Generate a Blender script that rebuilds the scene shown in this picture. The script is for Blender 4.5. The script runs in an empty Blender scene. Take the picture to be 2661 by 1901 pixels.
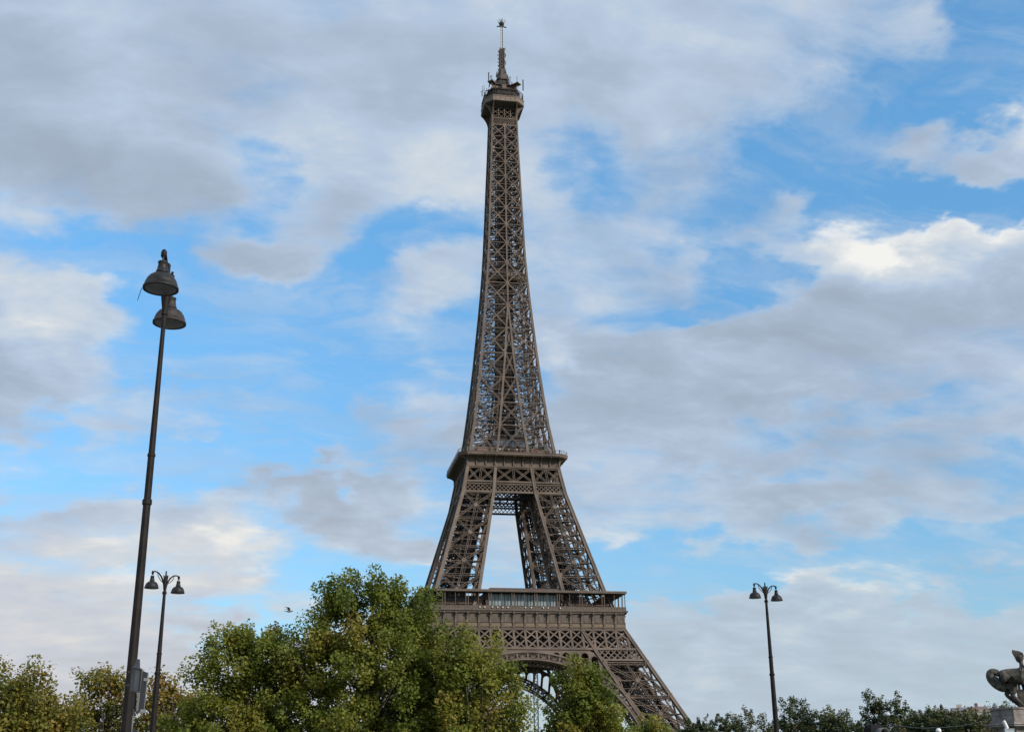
import bpy, bmesh, math, random
import numpy as np
from mathutils import Vector, Matrix
random.seed(7)
RS = np.random.RandomState(11)
R = math.radians
PI = math.pi
sc = bpy.context.scene
COL = sc.collection

# ------------------------------------------------------------------ camera
PW, PH, PF = 2661.0, 1901.0, 3075.1                  # photograph size and focal length in its pixels
CAM = np.array([-78.53, -444.95, 2.13])
PITCH, YAW, ROLL = R(19.152), R(10.394), R(-0.620)
cp_, sp_, cy_, sy_ = math.cos(PITCH), math.sin(PITCH), math.cos(YAW), math.sin(YAW)
VF = np.array([sy_*cp_, cy_*cp_, sp_]); VR = np.array([cy_, -sy_, 0.0]); VU = np.cross(VR, VF)
VR, VU = VR*math.cos(ROLL)+VU*math.sin(ROLL), -VR*math.sin(ROLL)+VU*math.cos(ROLL)
cam = bpy.data.cameras.new("camera"); camo = bpy.data.objects.new("camera", cam); COL.objects.link(camo)
M = Matrix.Identity(4)
for i in range(3):
    M[i][0], M[i][1], M[i][2], M[i][3] = VR[i], VU[i], -VF[i], CAM[i]
camo.matrix_world = M
cam.sensor_fit = 'HORIZONTAL'; cam.sensor_width = 36.0; cam.lens = 36.0*PF/PW
cam.clip_start = 0.1; cam.clip_end = 20000
sc.camera = camo

def ray(px, py):
    return VF + VR*((px-PW/2)/PF) + VU*((PH/2-py)/PF)
def at(px, py, D):
    """world point seen at a photograph pixel, D metres away measured over the ground"""
    d = ray(px, py); return CAM + d*(D/math.hypot(d[0], d[1]))

# ------------------------------------------------------------------ light
SUN_DIR = Vector((math.cos(R(47))*math.cos(R(28)), -math.sin(R(47))*math.cos(R(28)), math.sin(R(28))))
sun = bpy.data.lights.new("sun", 'SUN'); sun.energy = 4.2; sun.angle = R(6); sun.color = (1.0, 0.90, 0.78)
suno = bpy.data.objects.new("sun", sun); COL.objects.link(suno)
suno.rotation_euler = SUN_DIR.to_track_quat('Z', 'Y').to_euler()
sc.view_settings.view_transform = 'Standard'; sc.view_settings.look = 'None'
sc.view_settings.exposure = 0.0; sc.view_settings.gamma = 1.0
sc.view_settings.use_curve_mapping = False

# ------------------------------------------------------------------ sky
def build_world():
    w = bpy.data.worlds.new("World"); sc.world = w; w.use_nodes = True
    nt = w.node_tree; nt.nodes.clear(); L = nt.links.new
    def N(t, **k):
        n = nt.nodes.new(t)
        for a, v in k.items(): setattr(n, a, v)
        return n
    def put(s, v):
        if isinstance(v, (int, float)): s.default_value = v
        elif isinstance(v, (tuple, list)): s.default_value = v
        else: L(v, s)
    def ma(op, a, b=None, c=None, clamp=False):
        n = N('ShaderNodeMath', operation=op, use_clamp=clamp); put(n.inputs[0], a)
        if b is not None: put(n.inputs[1], b)
        if c is not None: put(n.inputs[2], c)
        return n.outputs[0]
    def vm(op, a, b=None, c=None):
        n = N('ShaderNodeVectorMath', operation=op); put(n.inputs[0], a)
        if b is not None: put(n.inputs[1], b)
        if c is not None: put(n.inputs[2], c)
        return n.outputs['Value'] if op in ('LENGTH', 'DOT_PRODUCT') else n.outputs[0]
    def mapr(x, a, b, c=0.0, d=1.0, smooth=True):
        n = N('ShaderNodeMapRange', interpolation_type='SMOOTHSTEP' if smooth else 'LINEAR')
        put(n.inputs[0], x)
        for i, v in enumerate((a, b, c, d)): put(n.inputs[i+1], v)
        return n.outputs[0]
    def noise(v, scale, detail=6, rough=0.55, dist=0.0, col=False):
        n = N('ShaderNodeTexNoise', noise_dimensions='3D'); put(n.inputs['Vector'], v)
        n.inputs['Scale'].default_value = scale; n.inputs['Detail'].default_value = detail
        n.inputs['Roughness'].default_value = rough; n.inputs['Distortion'].default_value = dist
        return n.outputs['Color'] if col else n.outputs[0]
    def mixc(f, a, b):
        n = N('ShaderNodeMix', data_type='RGBA'); put(n.inputs[0], f); put(n.inputs[6], a); put(n.inputs[7], b)
        return n.outputs[2]
    tc = N('ShaderNodeTexCoord'); D = tc.outputs['Generated']
    sx = N('ShaderNodeSeparateXYZ'); L(D, sx.inputs[0])
    az = ma('MULTIPLY', ma('ARCTAN2', sx.outputs[0], sx.outputs[1]), 180/PI)
    el = ma('MULTIPLY', ma('ARCSINE', sx.outputs[2]), 180/PI)
    cb = N('ShaderNodeCombineXYZ'); L(az, cb.inputs[0]); L(el, cb.inputs[1])
    # cloud layer coordinates: a flat deck overhead, so clouds crowd together towards the horizon
    den = ma('ADD', ma('MAXIMUM', sx.outputs[2], 0.0), 0.30)
    inv = ma('DIVIDE', 1.0, den)
    q = vm('SCALE', D); q.node.inputs['Scale'].default_value = 1.0; L(inv, q.node.inputs['Scale'])
    warp = noise(q, 3.2, 5, 0.55, 0, True)
    wv = vm('MULTIPLY', vm('SUBTRACT', warp, (0.5, 0.5, 0.5)), (11.0, 8.0, 0.0))
    warp2 = noise(q, 13.0, 4, 0.6, 0, True)
    wv = vm('ADD', wv, vm('MULTIPLY', vm('SUBTRACT', warp2, (0.5, 0.5, 0.5)), (4.0, 3.2, 0.0)))
    pos = vm('ADD', cb.outputs[0], wv)
    K = PF*2273/2661*PI/180                      # photograph (2273 wide) pixels per degree
    def blobsum(lst, start):
        acc = start
        for (x, y, rx, ry, a) in lst:
            d = ray(x*2661/2273, y*2661/2273); d = d/np.linalg.norm(d)
            ca, ce = math.degrees(math.atan2(d[0], d[1])), math.degrees(math.asin(d[2]))
            r0, r1 = rx/K/math.cos(R(ce)), ry/K
            ln = vm('LENGTH', vm('MULTIPLY_ADD', pos, (1/r0, 1/r1, 0.0), (-ca/r0, -ce/r1, 0.0)))
            v = mapr(ln, 0.0, 1.6, a, 0.0)
            acc = ma('ADD', acc, v)
        return acc
    # openings of blue (negative) and thicker banks (positive), by where they stand in the sky
    cover = blobsum(SKY_COVER, 0.55)
    bright = blobsum(SKY_BRIGHT, 0.0)
    n1 = noise(q, 2.6, 9, 0.50, 0.3)
    n2 = noise(vm('MULTIPLY', q, (1.0, 1.6, 1.2)), 7.0, 9, 0.58, 0.4)
    dens = ma('ADD', cover, ma('MULTIPLY', ma('SUBTRACT', n1, 0.5), 0.80))
    dens = ma('ADD', dens, ma('MULTIPLY', ma('SUBTRACT', n2, 0.5), 0.85))
    alpha = mapr(dens, 0.14, 0.68)
    # thin high veil, drawn out in streaks, over the blue
    wq = vm('ADD', vm('MULTIPLY', q, (2.2, 6.0, 3.0)), vm('SCALE', warp))
    n3 = noise(wq, 2.3, 8, 0.62, 0.6)
    veil = ma('MULTIPLY', mapr(n3, 0.36, 0.74), 0.46)
    alpha = ma('SUBTRACT', 1.0, ma('MULTIPLY', ma('SUBTRACT', 1.0, alpha), ma('SUBTRACT', 1.0, veil)))
    # side lighting of the cloud relief: density here against density a little further towards the sun
    sh = vm('ADD', q, (0.055, -0.03, 0.05))
    n1b = noise(sh, 2.6, 9, 0.50, 0.3)
    n2b = noise(vm('MULTIPLY', sh, (1.0, 1.6, 1.2)), 7.0, 9, 0.58, 0.4)
    rel = ma('ADD', ma('MULTIPLY', ma('SUBTRACT', n1, n1b), 1.4), ma('MULTIPLY', ma('SUBTRACT', n2, n2b), 0.85))
    b = ma('ADD', ma('ADD', bright, 0.43), rel)
    b = ma('ADD', b, mapr(dens, 0.75, 0.40, -0.10, 0.10))
    hor = mapr(el, 17.0, 2.0)
    cr = N('ShaderNodeValToRGB'); L(b, cr.inputs[0]); e = cr.color_ramp
    e.elements[0].position = 0.0; e.elements[0].color = (0.350, 0.425, 0.530, 1)
    e.elements[1].position = 1.0; e.elements[1].color = (0.90, 0.895, 0.87, 1)
    k = e.elements.new(0.28); k.color = (0.405, 0.500, 0.635, 1)
    k = e.elements.new(0.52); k.color = (0.480, 0.590, 0.740, 1)
    k = e.elements.new(0.78); k.color = (0.64, 0.70, 0.76, 1)
    side = mapr(az, -14.0, 24.0)
    low_c = mixc(side, (0.70, 0.645, 0.615, 1), (0.52, 0.61, 0.655, 1))
    cloud = mixc(ma('MULTIPLY', hor, 0.58), cr.outputs[0], low_c)
    STR = 0.15
    sky = N('ShaderNodeTexSky', sky_type='NISHITA', sun_disc=False)
    sky.sun_elevation = R(28); sky.sun_rotation = math.atan2(SUN_DIR.x, SUN_DIR.y)
    sky.air_density = 1.0; sky.dust_density = 0.6; sky.ozone_density = 1.5
    low = mapr(el, 29.0, 2.0, 0.0, 1.0, False)
    tint = mixc(low, SKY_TINT+(1,), SKY_TINT_LOW+(1,))
    blue = vm('MULTIPLY', sky.outputs[0], tint)
    cl10 = vm('SCALE', cloud); cl10.node.inputs['Scale'].default_value = 1/STR
    col = mixc(alpha, blue, cl10)
    bg = N('ShaderNodeBackground'); L(col, bg.inputs[0]); bg.inputs[1].default_value = STR
    out = N('ShaderNodeOutputWorld'); L(bg.outputs[0], out.inputs[0])

SKY_TINT = (0.84, 1.46, 1.64)
SKY_TINT_LOW = (0.60, 0.74, 0.86)
SKY_COVER = [   # x, y, rx, ry, amount
    (560, 370, 120, 85, -.50), (510, 505, 130, 60, -.48), (430, 600, 120, 60, -.25),
    (160, 540, 180, 70, -.42), (290, 620, 110, 90, -.45), (720, 740, 360, 140, -.70), (800, 620, 150, 80, -.55),
    (420, 740, 220, 110, -.55), (950, 490, 160, 80, -.58), (560, 970, 160, 100, -.60), (720, 880, 200, 70, -.45),
    (330, 1010, 220, 80, -.50), (60, 1030, 170, 60, -.48), (700, 1010, 120, 80, -.25),
    (1290, 310, 120, 60, -.38), (1380, 370, 90, 60, -.18), (1640, 620, 100, 100, -.80), (1510, 670, 80, 36, -.50),
    (1990, 440, 210, 80, -.70), (1780, 370, 170, 90, -.50), (1930, 310, 150, 90, -.55), (2090, 230, 150, 110, -.50),
    (2230, 130, 110, 110, -.45), (2200, 440, 160, 60, -.60), (1560, 480, 140, 60, -.20), (2240, 20, 90, 60, -.4),
    (1440, 1280, 240, 70, -.65), (2140, 1215, 260, 80, -.65), (1700, 1260, 200, 50, -.30), (1330, 1010, 90, 40, -.2), (1700, 940, 160, 36, -.22), (2050, 900, 180, 36, -.26), (1500, 1060, 120, 36, -.2), (1780, 1030, 140, 32, -.22), (2200, 1030, 120, 40, -.25), (1400, 700, 90, 50, -.2),
    (830, 1280, 240, 55, -.6), (560, 1400, 170, 60, -.5), (980, 1130, 90, 110, -.25), (650, 1200, 160, 40, -.25),
    (850, 40, 260, 60, -.25), (1080, 800, 120, 100, -.30), (860, 530, 120, 60, -.25),
    (1500, 850, 330, 150, .16), (1950, 640, 330, 110, .45), (2240, 560, 130, 110, .40), (1240, 770, 60, 50, .4),
    (150, 220, 330, 200, .30), (560, 612, 170, 66, .75), (560, 925, 110, 40, .35), (1800, 420, 110, 46, .55), (1640, 520, 120, 40, .25), (590, 1068, 120, 40, .35), (1100, 200, 260, 160, .15),
    (60, 760, 130, 170, .35), (1900, 1100, 260, 70, .16), (2220, 265, 90, 60, .55), (2130, 350, 150, 60, .55),
    (820, 330, 180, 160, .20), (1450, 160, 330, 150, .25), (870, 690, 60, 60, .1), (960, 660, 130, 110, .30),
    (800, 1110, 180, 50, .25), (540, 1240, 200, 50, .3), (1150, 900, 260, 120, .1), (100, 1330, 250, 90, .2),
    (1800, 1450, 400, 100, .35), (400, 1480, 500, 70, .3),
]
SKY_BRIGHT = [
    (1840, 520, 60, 36, .10), (1965, 545, 60, 36, .08), (2210, 478, 55, 36, .10), (1900, 590, 140, 50, .14),
    (1890, 530, 170, 66, .48), (2190, 500, 140, 56, .46), (2050, 580, 250, 60, .28), (2250, 250, 70, 70, .45), (1240, 770, 60, 50, .40),
    (60, 700, 150, 120, .42), (30, 440, 120, 50, .20), (560, 1240, 220, 60, .42), (870, 1245, 70, 40, .45), (220, 1280, 260, 90, .32),
    (60, 1420, 200, 80, .25), (1560, 1480, 90, 40, .35), (1820, 1290, 200, 50, .35), (1300, 1180, 160, 80, .25), (1650, 1190, 140, 50, .18),
    (1560, 560, 120, 80, .15), (1620, 150, 350, 150, .06), (830, 320, 220, 160, .06),
    (1500, 850, 380, 130, -.22), (1980, 760, 330, 120, -.14), (590, 1070, 110, 40, -.27), (810, 1115, 180, 50, -.23),
    (1900, 1110, 280, 70, -.22), (130, 230, 400, 210, -.09), (540, 610, 160, 60, -.13), (1850, 950, 420, 90, -.14), (900, 960, 220, 80, -.13),
    (1650, 1010, 300, 60, -.14), (560, 910, 120, 50, -.06),
]
build_world()

# ------------------------------------------------------------------ object helpers
def tag(o, label=None, cat=None, group=None, kind=None):
    if label: o['label'] = label
    if cat: o['category'] = cat
    if group: o['group'] = group
    if kind: o['kind'] = kind
    return o
def empty(name, loc=(0, 0, 0), rz=0.0, parent=None):
    o = bpy.data.objects.new(name, None); COL.objects.link(o)
    o.location = loc; o.rotation_euler = (0, 0, rz); o.empty_display_size = 0.5
    if parent: o.parent = parent
    return o
def copy_tree(o, parent=None):
    c = o.copy(); COL.objects.link(c)
    if parent: c.parent = parent
    for ch in list(o.children): copy_tree(ch, c)
    return c

class MB:
    """collects shapes and links them as one mesh object"""
    def __init__(s): s.v = []; s.f = []; s.sm = []
    def add(s, vs, fs, smooth=False):
        b = len(s.v); s.v.extend([tuple(map(float, p)) for p in vs])
        s.f.extend([tuple(i+b for i in f) for f in fs]); s.sm.extend([smooth]*len(fs)); return s
    def hexa(s, p):   # 8 points: bottom ring, top ring
        return s.add(p, [(3, 2, 1, 0), (4, 5, 6, 7), (0, 1, 5, 4), (1, 2, 6, 5), (2, 3, 7, 6), (3, 0, 4, 7)])
    def box(s, a, b):
        x0, y0, z0 = a; x1, y1, z1 = b
        return s.hexa([(x0, y0, z0), (x1, y0, z0), (x1, y1, z0), (x0, y1, z0), (x0, y0, z1), (x1, y0, z1), (x1, y1, z1), (x0, y1, z1)])
    def beam(s, a, b, w, d=None, n=(0, -1, 0)):
        d = w if d is None else d
        a = np.asarray(a, float); b = np.asarray(b, float); t = b-a; l = np.linalg.norm(t)
        if l < 1e-6: return s
        t /= l; n = np.asarray(n, float); u = np.cross(t, n)
        if np.linalg.norm(u) < 1e-4: u = np.cross(t, (1, 0.01, 0.02))
        u /= np.linalg.norm(u); v = np.cross(t, u); u = u*w/2; v = v*d/2
        return s.hexa([a-u-v, a+u-v, a+u+v, a-u+v, b-u-v, b+u-v, b+u+v, b-u+v])
    def lattice(s, a, b, w, d=0.3, n=(0, -1, 0), bar=0.15, pitch=None):
        """a laced beam: two flanges with a zigzag between them"""
        a = np.asarray(a, float); b = np.asarray(b, float); t = b-a; l = np.linalg.norm(t)
        if l < 1e-6: return s
        t /= l; n = np.asarray(n, float); u = np.cross(t, n); u /= max(np.linalg.norm(u), 1e-6)
        o = u*(w-bar)/2
        s.beam(a+o, b+o, bar, d, n); s.beam(a-o, b-o, bar, d, n)
        k = max(2, int(l/(pitch or w*1.35)))
        for i in range(k):
            sg = 1 if i % 2 else -1
            s.beam(a+t*l*i/k+o*sg, a+t*l*(i+1)/k-o*sg, bar*0.5, d*0.5, n)
        return s
    def prism(s, pts, off):
        """closed outline (3D points) pushed along off"""
        n = len(pts); off = np.asarray(off, float); p = [np.asarray(q, float) for q in pts]
        return s.add(p+[q+off for q in p], [tuple(range(n))[::-1], tuple(range(n, 2*n))]+[(i, (i+1) % n, n+(i+1) % n, n+i) for i in range(n)])
    def lathe(s, prof, c=(0, 0, 0), seg=20, smooth=True, axis=None):
        """profile of (radius, height) turned about z (or an axis matrix)"""
        vs = []; fs = []
        for (r, h) in prof:
            for i in range(seg):
                a = 2*PI*i/seg; p = Vector((r*math.cos(a), r*math.sin(a), h))
                if axis is not None: p = axis @ p
                vs.append((p[0]+c[0], p[1]+c[1], p[2]+c[2]))
        for j in range(len(prof)-1):
            for i in range(seg):
                k = (i+1) % seg
                fs.append((j*seg+i, j*seg+k, (j+1)*seg+k, (j+1)*seg+i))
        s.add(vs, fs, smooth)
        s.add(vs[:seg], [tuple(range(seg))[::-1]]); s.add(vs[-seg:], [tuple(range(seg))]); return s
    def tube(s, pts, r, seg=8, smooth=True):
        pts = [np.asarray(p, float) for p in pts]; n = len(pts)
        rr = r if isinstance(r, (list, tuple)) else [r]*n
        vs = []; u = None
        for i in range(n):
            t = pts[min(i+1, n-1)]-pts[max(i-1, 0)]; t /= max(np.linalg.norm(t), 1e-9)
            if u is None:
                u = np.cross(t, (0, 0, 1)); u = np.cross(t, (1, 0, 0)) if np.linalg.norm(u) < 1e-3 else u
            u = u-t*(u@t); u /= max(np.linalg.norm(u), 1e-9); w = np.cross(t, u)
            for k in range(seg):
                a = 2*PI*k/seg; vs.append(pts[i]+(u*math.cos(a)+w*math.sin(a))*rr[i])
        fs = [(i*seg+k, i*seg+(k+1) % seg, (i+1)*seg+(k+1) % seg, (i+1)*seg+k) for i in range(n-1) for k in range(seg)]
        s.add(vs, fs, smooth)
        s.add(vs[:seg], [tuple(range(seg))[::-1]]); s.add(vs[-seg:], [tuple(range(seg))]); return s
    def loft(s, rings, cap=True):
        n = len(rings[0]); vs = [p for r in rings for p in r]
        fs = [(j*n+i, j*n+(i+1) % n, (j+1)*n+(i+1) % n, (j+1)*n+i) for j in range(len(rings)-1) for i in range(n)]
        s.add(vs, fs)
        if cap: s.add(rings[0], [tuple(range(n))[::-1]]); s.add(rings[-1], [tuple(range(n))])
        return s
    def mesh(s, name, mat):
        me = bpy.data.meshes.new(name); me.from_pydata(s.v, [], s.f)
        me.polygons.foreach_set('use_smooth', s.sm); me.materials.append(mat); me.update(); return me
    def build(s, name, mat, parent=None):
        o = bpy.data.objects.new(name, s.mesh(name, mat)); COL.objects.link(o)
        if parent: o.parent = parent
        return o
def ringcopies(o, n=4):
    """the same part on the other sides of the tower (children too)"""
    for k in range(1, n):
        c = copy_tree(o, o.parent); c.rotation_euler = (0, 0, o.rotation_euler[2]+2*PI*k/n)
    return o

# ------------------------------------------------------------------ materials
def mat(name, col, rough=0.6, metal=0.0, var=0.25, scale=3.0, spec=0.4, var2=None, bump=0.0, col2=None):
    m = bpy.data.materials.new(name); m.use_nodes = True; nt = m.node_tree; L = nt.links.new
    b = nt.nodes['Principled BSDF']; b.inputs['Roughness'].default_value = rough; b.inputs['Metallic'].default_value = metal
    b.inputs['Specular IOR Level'].default_value = spec
    tc = nt.nodes.new('ShaderNodeTexCoord')
    n = nt.nodes.new('ShaderNodeTexNoise'); n.inputs['Scale'].default_value = scale; n.inputs['Detail'].default_value = 6
    L(tc.outputs['Object'], n.inputs['Vector'])
    r = nt.nodes.new('ShaderNodeValToRGB'); L(n.outputs[0], r.inputs[0])
    c2 = col2 or tuple(min(1, c*(1+var)) for c in col)
    r.color_ramp.elements[0].position = 0.32; r.color_ramp.elements[0].color = tuple(c*(1-var) for c in col)+(1,)
    r.color_ramp.elements[1].position = 0.68; r.color_ramp.elements[1].color = tuple(c2)+(1,)
    L(r.outputs[0], b.inputs['Base Color'])
    if bump:
        bp = nt.nodes.new('ShaderNodeBump'); bp.inputs['Strength'].default_value = bump; L(n.outputs[0], bp.inputs['Height']); L(bp.outputs[0], b.inputs['Normal'])
    return m
IRON = mat('brown_painted_iron', (0.114, 0.087, 0.069), 0.6, 0, 0.28, 0.22, spec=0.25)
IRON_D = mat('brown_iron_panels', (0.094, 0.073, 0.058), 0.65, 0, 0.22, 0.8)
IRON_L = mat('pale_brown_iron', (0.16, 0.123, 0.095), 0.6, 0, 0.2, 1.2)
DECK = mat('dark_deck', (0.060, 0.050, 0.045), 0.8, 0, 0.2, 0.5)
GOLD = mat('gilt_letters', (0.34, 0.25, 0.15), 0.5, 0, 0.1, 4)
STEEL = mat('galvanised_steel', (0.42, 0.43, 0.43), 0.45, 0.4, 0.12, 2)
DARKST = mat('dark_steel_and_inner_shade', (0.026, 0.022, 0.021), 0.75, 0.0, 0.25, 1)  # real dark metal, and inner tower ironwork with its shade in the colour
ROOFD = mat('pavilion_roof', (0.075, 0.052, 0.045), 0.7, 0, 0.2, 0.6)
STONE = mat('weathered_stone', (0.34, 0.30, 0.26), 0.85, 0, 0.25, 1.5, bump=0.3)
GLASSP = mat('frosted_glass', (0.21, 0.26, 0.27), 0.3, 0, 0.18, 0.3, spec=0.6)

# ------------------------------------------------------------------ ground and road (below the frame)
def sheet(name, x0, y0, x1, y1, z, m):
    mb = MB(); mb.add([(x0, y0, z), (x1, y0, z), (x1, y1, z), (x0, y1, z)], [(0, 1, 2, 3)])
    return tag(mb.build(name, m), kind='structure')
sheet('ground', -4000, -4000, 4000, 4000, 0.0, mat('soil_and_grass', (0.10, 0.11, 0.06), 0.9, 0, 0.3, 0.05))
sheet('river', -3000, -325, 3000, -190, 0.008, mat('river_water', (0.05, 0.07, 0.06), 0.12, 0, 0.1, 0.05))
sheet('road', -1500, -420, 1500, -378, 0.004, mat('asphalt', (0.055, 0.055, 0.055), 0.9, 0, 0.25, 1.5))
pv = MB(); pv.box((-1500, -460, 0.0), (1500, -420, 0.13)); tag(pv.build('pavement', mat('paving', (0.30, 0.29, 0.27), 0.85, 0, 0.2, 0.8)), kind='structure')

# ------------------------------------------------------------------ the tower
ZO = [0, 39.7, 50.4, 65.1, 102.5, 112.6, 122.5, 130, 139.4, 150, 160.5, 171.5, 182, 194, 201, 210, 226, 241, 255, 270, 282]
WO = [61.7, 41.2, 35.7, 30.1, 19.3, 17.4, 15.6, 14.45, 13.3, 12.1, 11.05, 10.1, 9.2, 8.25, 7.8, 7.35, 6.75, 6.25, 5.75, 5.3, 5.1]
ZI = [0, 39.7, 50.4, 65.1, 102.5, 112.6, 122.9, 130, 139.5, 150, 160.6, 171.5, 182]
WI = [46.2, 25.6, 20.2, 15.0, 7.9, 6.9, 5.25, 4.6, 3.6, 2.65, 1.6, 0.95, 0.0]
wo = lambda z: float(np.interp(z, ZO, WO))
wi = lambda z: float(np.interp(z, ZI, WI))
tower = empty('lattice_tower')
tag(tower, 'tall brown wrought-iron lattice tower on four curved legs with three galleries', 'tower')

def corner(kind, z):     # the four chords of the leg that stands at +x, -y
    a, b = wo(z), wi(z)
    return np.array({'oo': (a, -a, z), 'io': (b, -a, z), 'oi': (a, -b, z), 'ii': (b, -b, z)}[kind])
FACES = [('io', 'oo', (0, -1, 0.35), 1.0), ('oo', 'oi', (1, 0, 0.35), 1.0), ('ii', 'oi', (0, 1, 0), 0.8), ('io', 'ii', (-1, 0, 0), 0.8)]
NZ1 = [0, 5.5, 16, 27.1, 38.4]
NZ2 = [59.0, 70.0, 80.7, 91.7, 102.2]
ALLZ = [0, 5.5, 16, 27.1, 39.7, 43.4, 50.4, 57, 65.1, 70, 80.7, 91.7, 102.3, 106.3, 112.5, 116.4]
# legs
leg = MB()
for k in ('oo', 'io', 'oi', 'ii'):
    W = 1.25 if k == 'oo' else 1.15
    for z0, z1 in zip(ALLZ[:-1], ALLZ[1:]):
        a, b = corner(k, z0), corner(k, z1)
        for nn in ((0, -1, 0.4),):
            # two flanges with a slightly recessed web, like a riveted box
            u = np.array((1.0, 0, 0))*W*0.36
            leg.beam(a-u, b-u, W*0.3, W, nn); leg.beam(a+u, b+u, W*0.3, W, nn); leg.beam(a, b, W*0.42, W*0.82, nn)
lego = leg.build('leg', IRON, tower)
br = MB()
def xpanel(mb, A0, A1, B0, B1, n, w, post=True, gus=1.5, lat=True):
    """A0,A1 the left chord bottom/top, B0,B1 the right chord: crossed laced diagonals, a cross beam, a centre post, gussets"""
    f = mb.lattice if lat else (lambda a, b, w, d, n: mb.beam(a, b, w*0.8, d, n))
    f(A0, B1, w, 0.5, n); f(B0, A1, w, 0.45, n)
    c = (A0+A1+B0+B1)/4
    if post: f((A0+B0)/2, (A1+B1)/2, w*0.85, 0.35, n)
    nn = np.asarray(n, float); nn = nn/np.linalg.norm(nn)
    if gus:
        uu = (B0-A0)/np.linalg.norm(B0-A0); vv = np.cross(nn, uu)
        ps = [c+nn*0.3+uu*gus*0.55*math.cos(a)+vv*gus*0.55*math.sin(a) for a in np.linspace(0, 2*PI, 9)[:-1]]
        mb.prism(ps, -nn*0.6)
for fa, fb, n, k in FACES:
    for NZ in (NZ1, NZ2):
        for z0, z1 in zip(NZ[:-1], NZ[1:]):
            A0, A1, B0, B1 = corner(fa, z0), corner(fa, z1), corner(fb, z0), corner(fb, z1)
            w = 0.95 if NZ is NZ1 else 0.85
            xpanel(br, A0, A1, B0, B1, n, w*(1 if k == 1 else 0.9))
            br.lattice(A1, B1, 0.9, 0.6, n)
            if z0 == NZ[0]: br.lattice(A0, B0, 0.9, 0.6, n)
            for p, q in ((A1, B1), (B1, A1)):        # gusset plates on the chords
                t = (q-p)/np.linalg.norm(q-p); br.beam(p+t*0.4-np.array((0, 0, 1.3)), p+t*0.4+np.array((0, 0, 1.3)), 1.5, 0.5, n)
            # secondary web: light bars that fill the panel
            if k == 1:
                for s in (0.25, 0.5, 0.75):
                    P = A0+(A1-A0)*s; Q = B0+(B1-B0)*s
                    br.beam(P, Q, 0.16, 0.16, n)
# diaphragms inside the leg
for z in NZ1[1:]+NZ2+[86.2, 75.4, 97, 21.5, 33]:
    br.lattice(corner('oo', z), corner('ii', z), 0.7, 0.5, (0, 0, 1)); br.lattice(corner('io', z), corner('oi', z), 0.7, 0.5, (0, 0, 1))
br.build('bracing', IRON, lego)
st = MB()       # inclined lift track, zigzag stairs and an added darkening cage inside each leg
def legc(z, du=0.0, dv=0.0):
    m = (wo(z)+wi(z))/2; return np.array((m+du, -m+dv, z))
for zz0, zz1 in ((1, 55), (58, 114)):
    for du, dv in ((-1.6, -1.6), (1.6, 1.6), (-1.6, 1.6), (1.6, -1.6)):
        zs = np.linspace(zz0, zz1, 10)
        for a, b in zip(zs[:-1], zs[1:]): st.beam(legc(a, du, dv), legc(b, du, dv), 0.5, 0.5)
    for z in np.arange(zz0, zz1, 1.8):
        st.beam(legc(z, -1.6, -1.6), legc(z, 1.6, 1.6), 0.22); st.beam(legc(z, -1.6, 1.6), legc(z, 1.6, -1.6), 0.22)
    k = 0
    for z in np.arange(zz0, zz1-2.6, 2.6):
        s = 1 if k % 2 else -1; k += 1
        g = min(0.34*(wo(z)-wi(z)), 4.5)
        for o in (-0.45, 0.45):
            st.beam(legc(z, -s*g, -g*0.75+o), legc(z+2.6, s*g*0.97, -g*0.75+o), 0.28, 0.28, (0, 1, 0))
            st.beam(legc(z, -g*0.75+o, -s*g), legc(z+2.6, -g*0.75+o, s*g*0.97), 0.28, 0.28, (1, 0, 0))
        st.beam(legc(z, -s*g-0.6, -g*0.75), legc(z, -s*g+0.9, -g*0.75), 1.2, 0.12, (0, 0, 1))
        st.beam(legc(z+1.1, -s*g, -g*0.75), legc(z+3.7, s*g*0.97, -g*0.75), 0.07, 0.07, (0, 1, 0))
for zz0, zz1 in ((2, 52), (58, 112)):  # bar cage added to make the inside of the leg darker
    for z in np.arange(zz0, zz1, 1.15):
        g = 0.30*(wo(z)-wi(z)); g = min(g, 3.6)
        st.beam(legc(z, -g, g), legc(z, g, g), 0.34, 0.3, (0, 0, 1)); st.beam(legc(z, -g, -g), legc(z, -g, g), 0.34, 0.3, (0, 0, 1))
        if z < 100: st.beam(legc(z, g, g), legc(z+1.15, -g, g), 0.26, 0.2, (0, 1, 0)); st.beam(legc(z, -g, g), legc(z+1.15, -g, -g), 0.26, 0.2, (1, 0, 0))
    zs = np.linspace(zz0, zz1, 12)
    for fx in np.linspace(-1, 1, 6):
        for a, b in zip(zs[:-1], zs[1:]):
            ga, gb_ = min(0.30*(wo(a)-wi(a)), 3.6), min(0.30*(wo(b)-wi(b)), 3.6)
            st.beam(legc(a, fx*ga, ga), legc(b, fx*gb_, gb_), 0.3, 0.3, (0, 1, 0)); st.beam(legc(a, -ga, fx*ga), legc(b, -gb_, fx*gb_), 0.3, 0.3, (1, 0, 0))
st.build('stairway', DARKST, lego)  # shade of the leg's inside is put into this dark colour
for k in ('oo', 'io', 'oi', 'ii'):
    p = corner(k, 0.0)
    ms = MB(); ms.loft([[(p[0]+sx*r, p[1]+sy*r, z) for sx, sy in ((-1, -1), (1, -1), (1, 1), (-1, 1))] for r, z in ((3.4, 0.01), (3.2, 1.6), (2.0, 2.4), (1.6, 4.2))])
    ms.build('masonry_base', STONE, lego)
ringcopies(lego)

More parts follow.
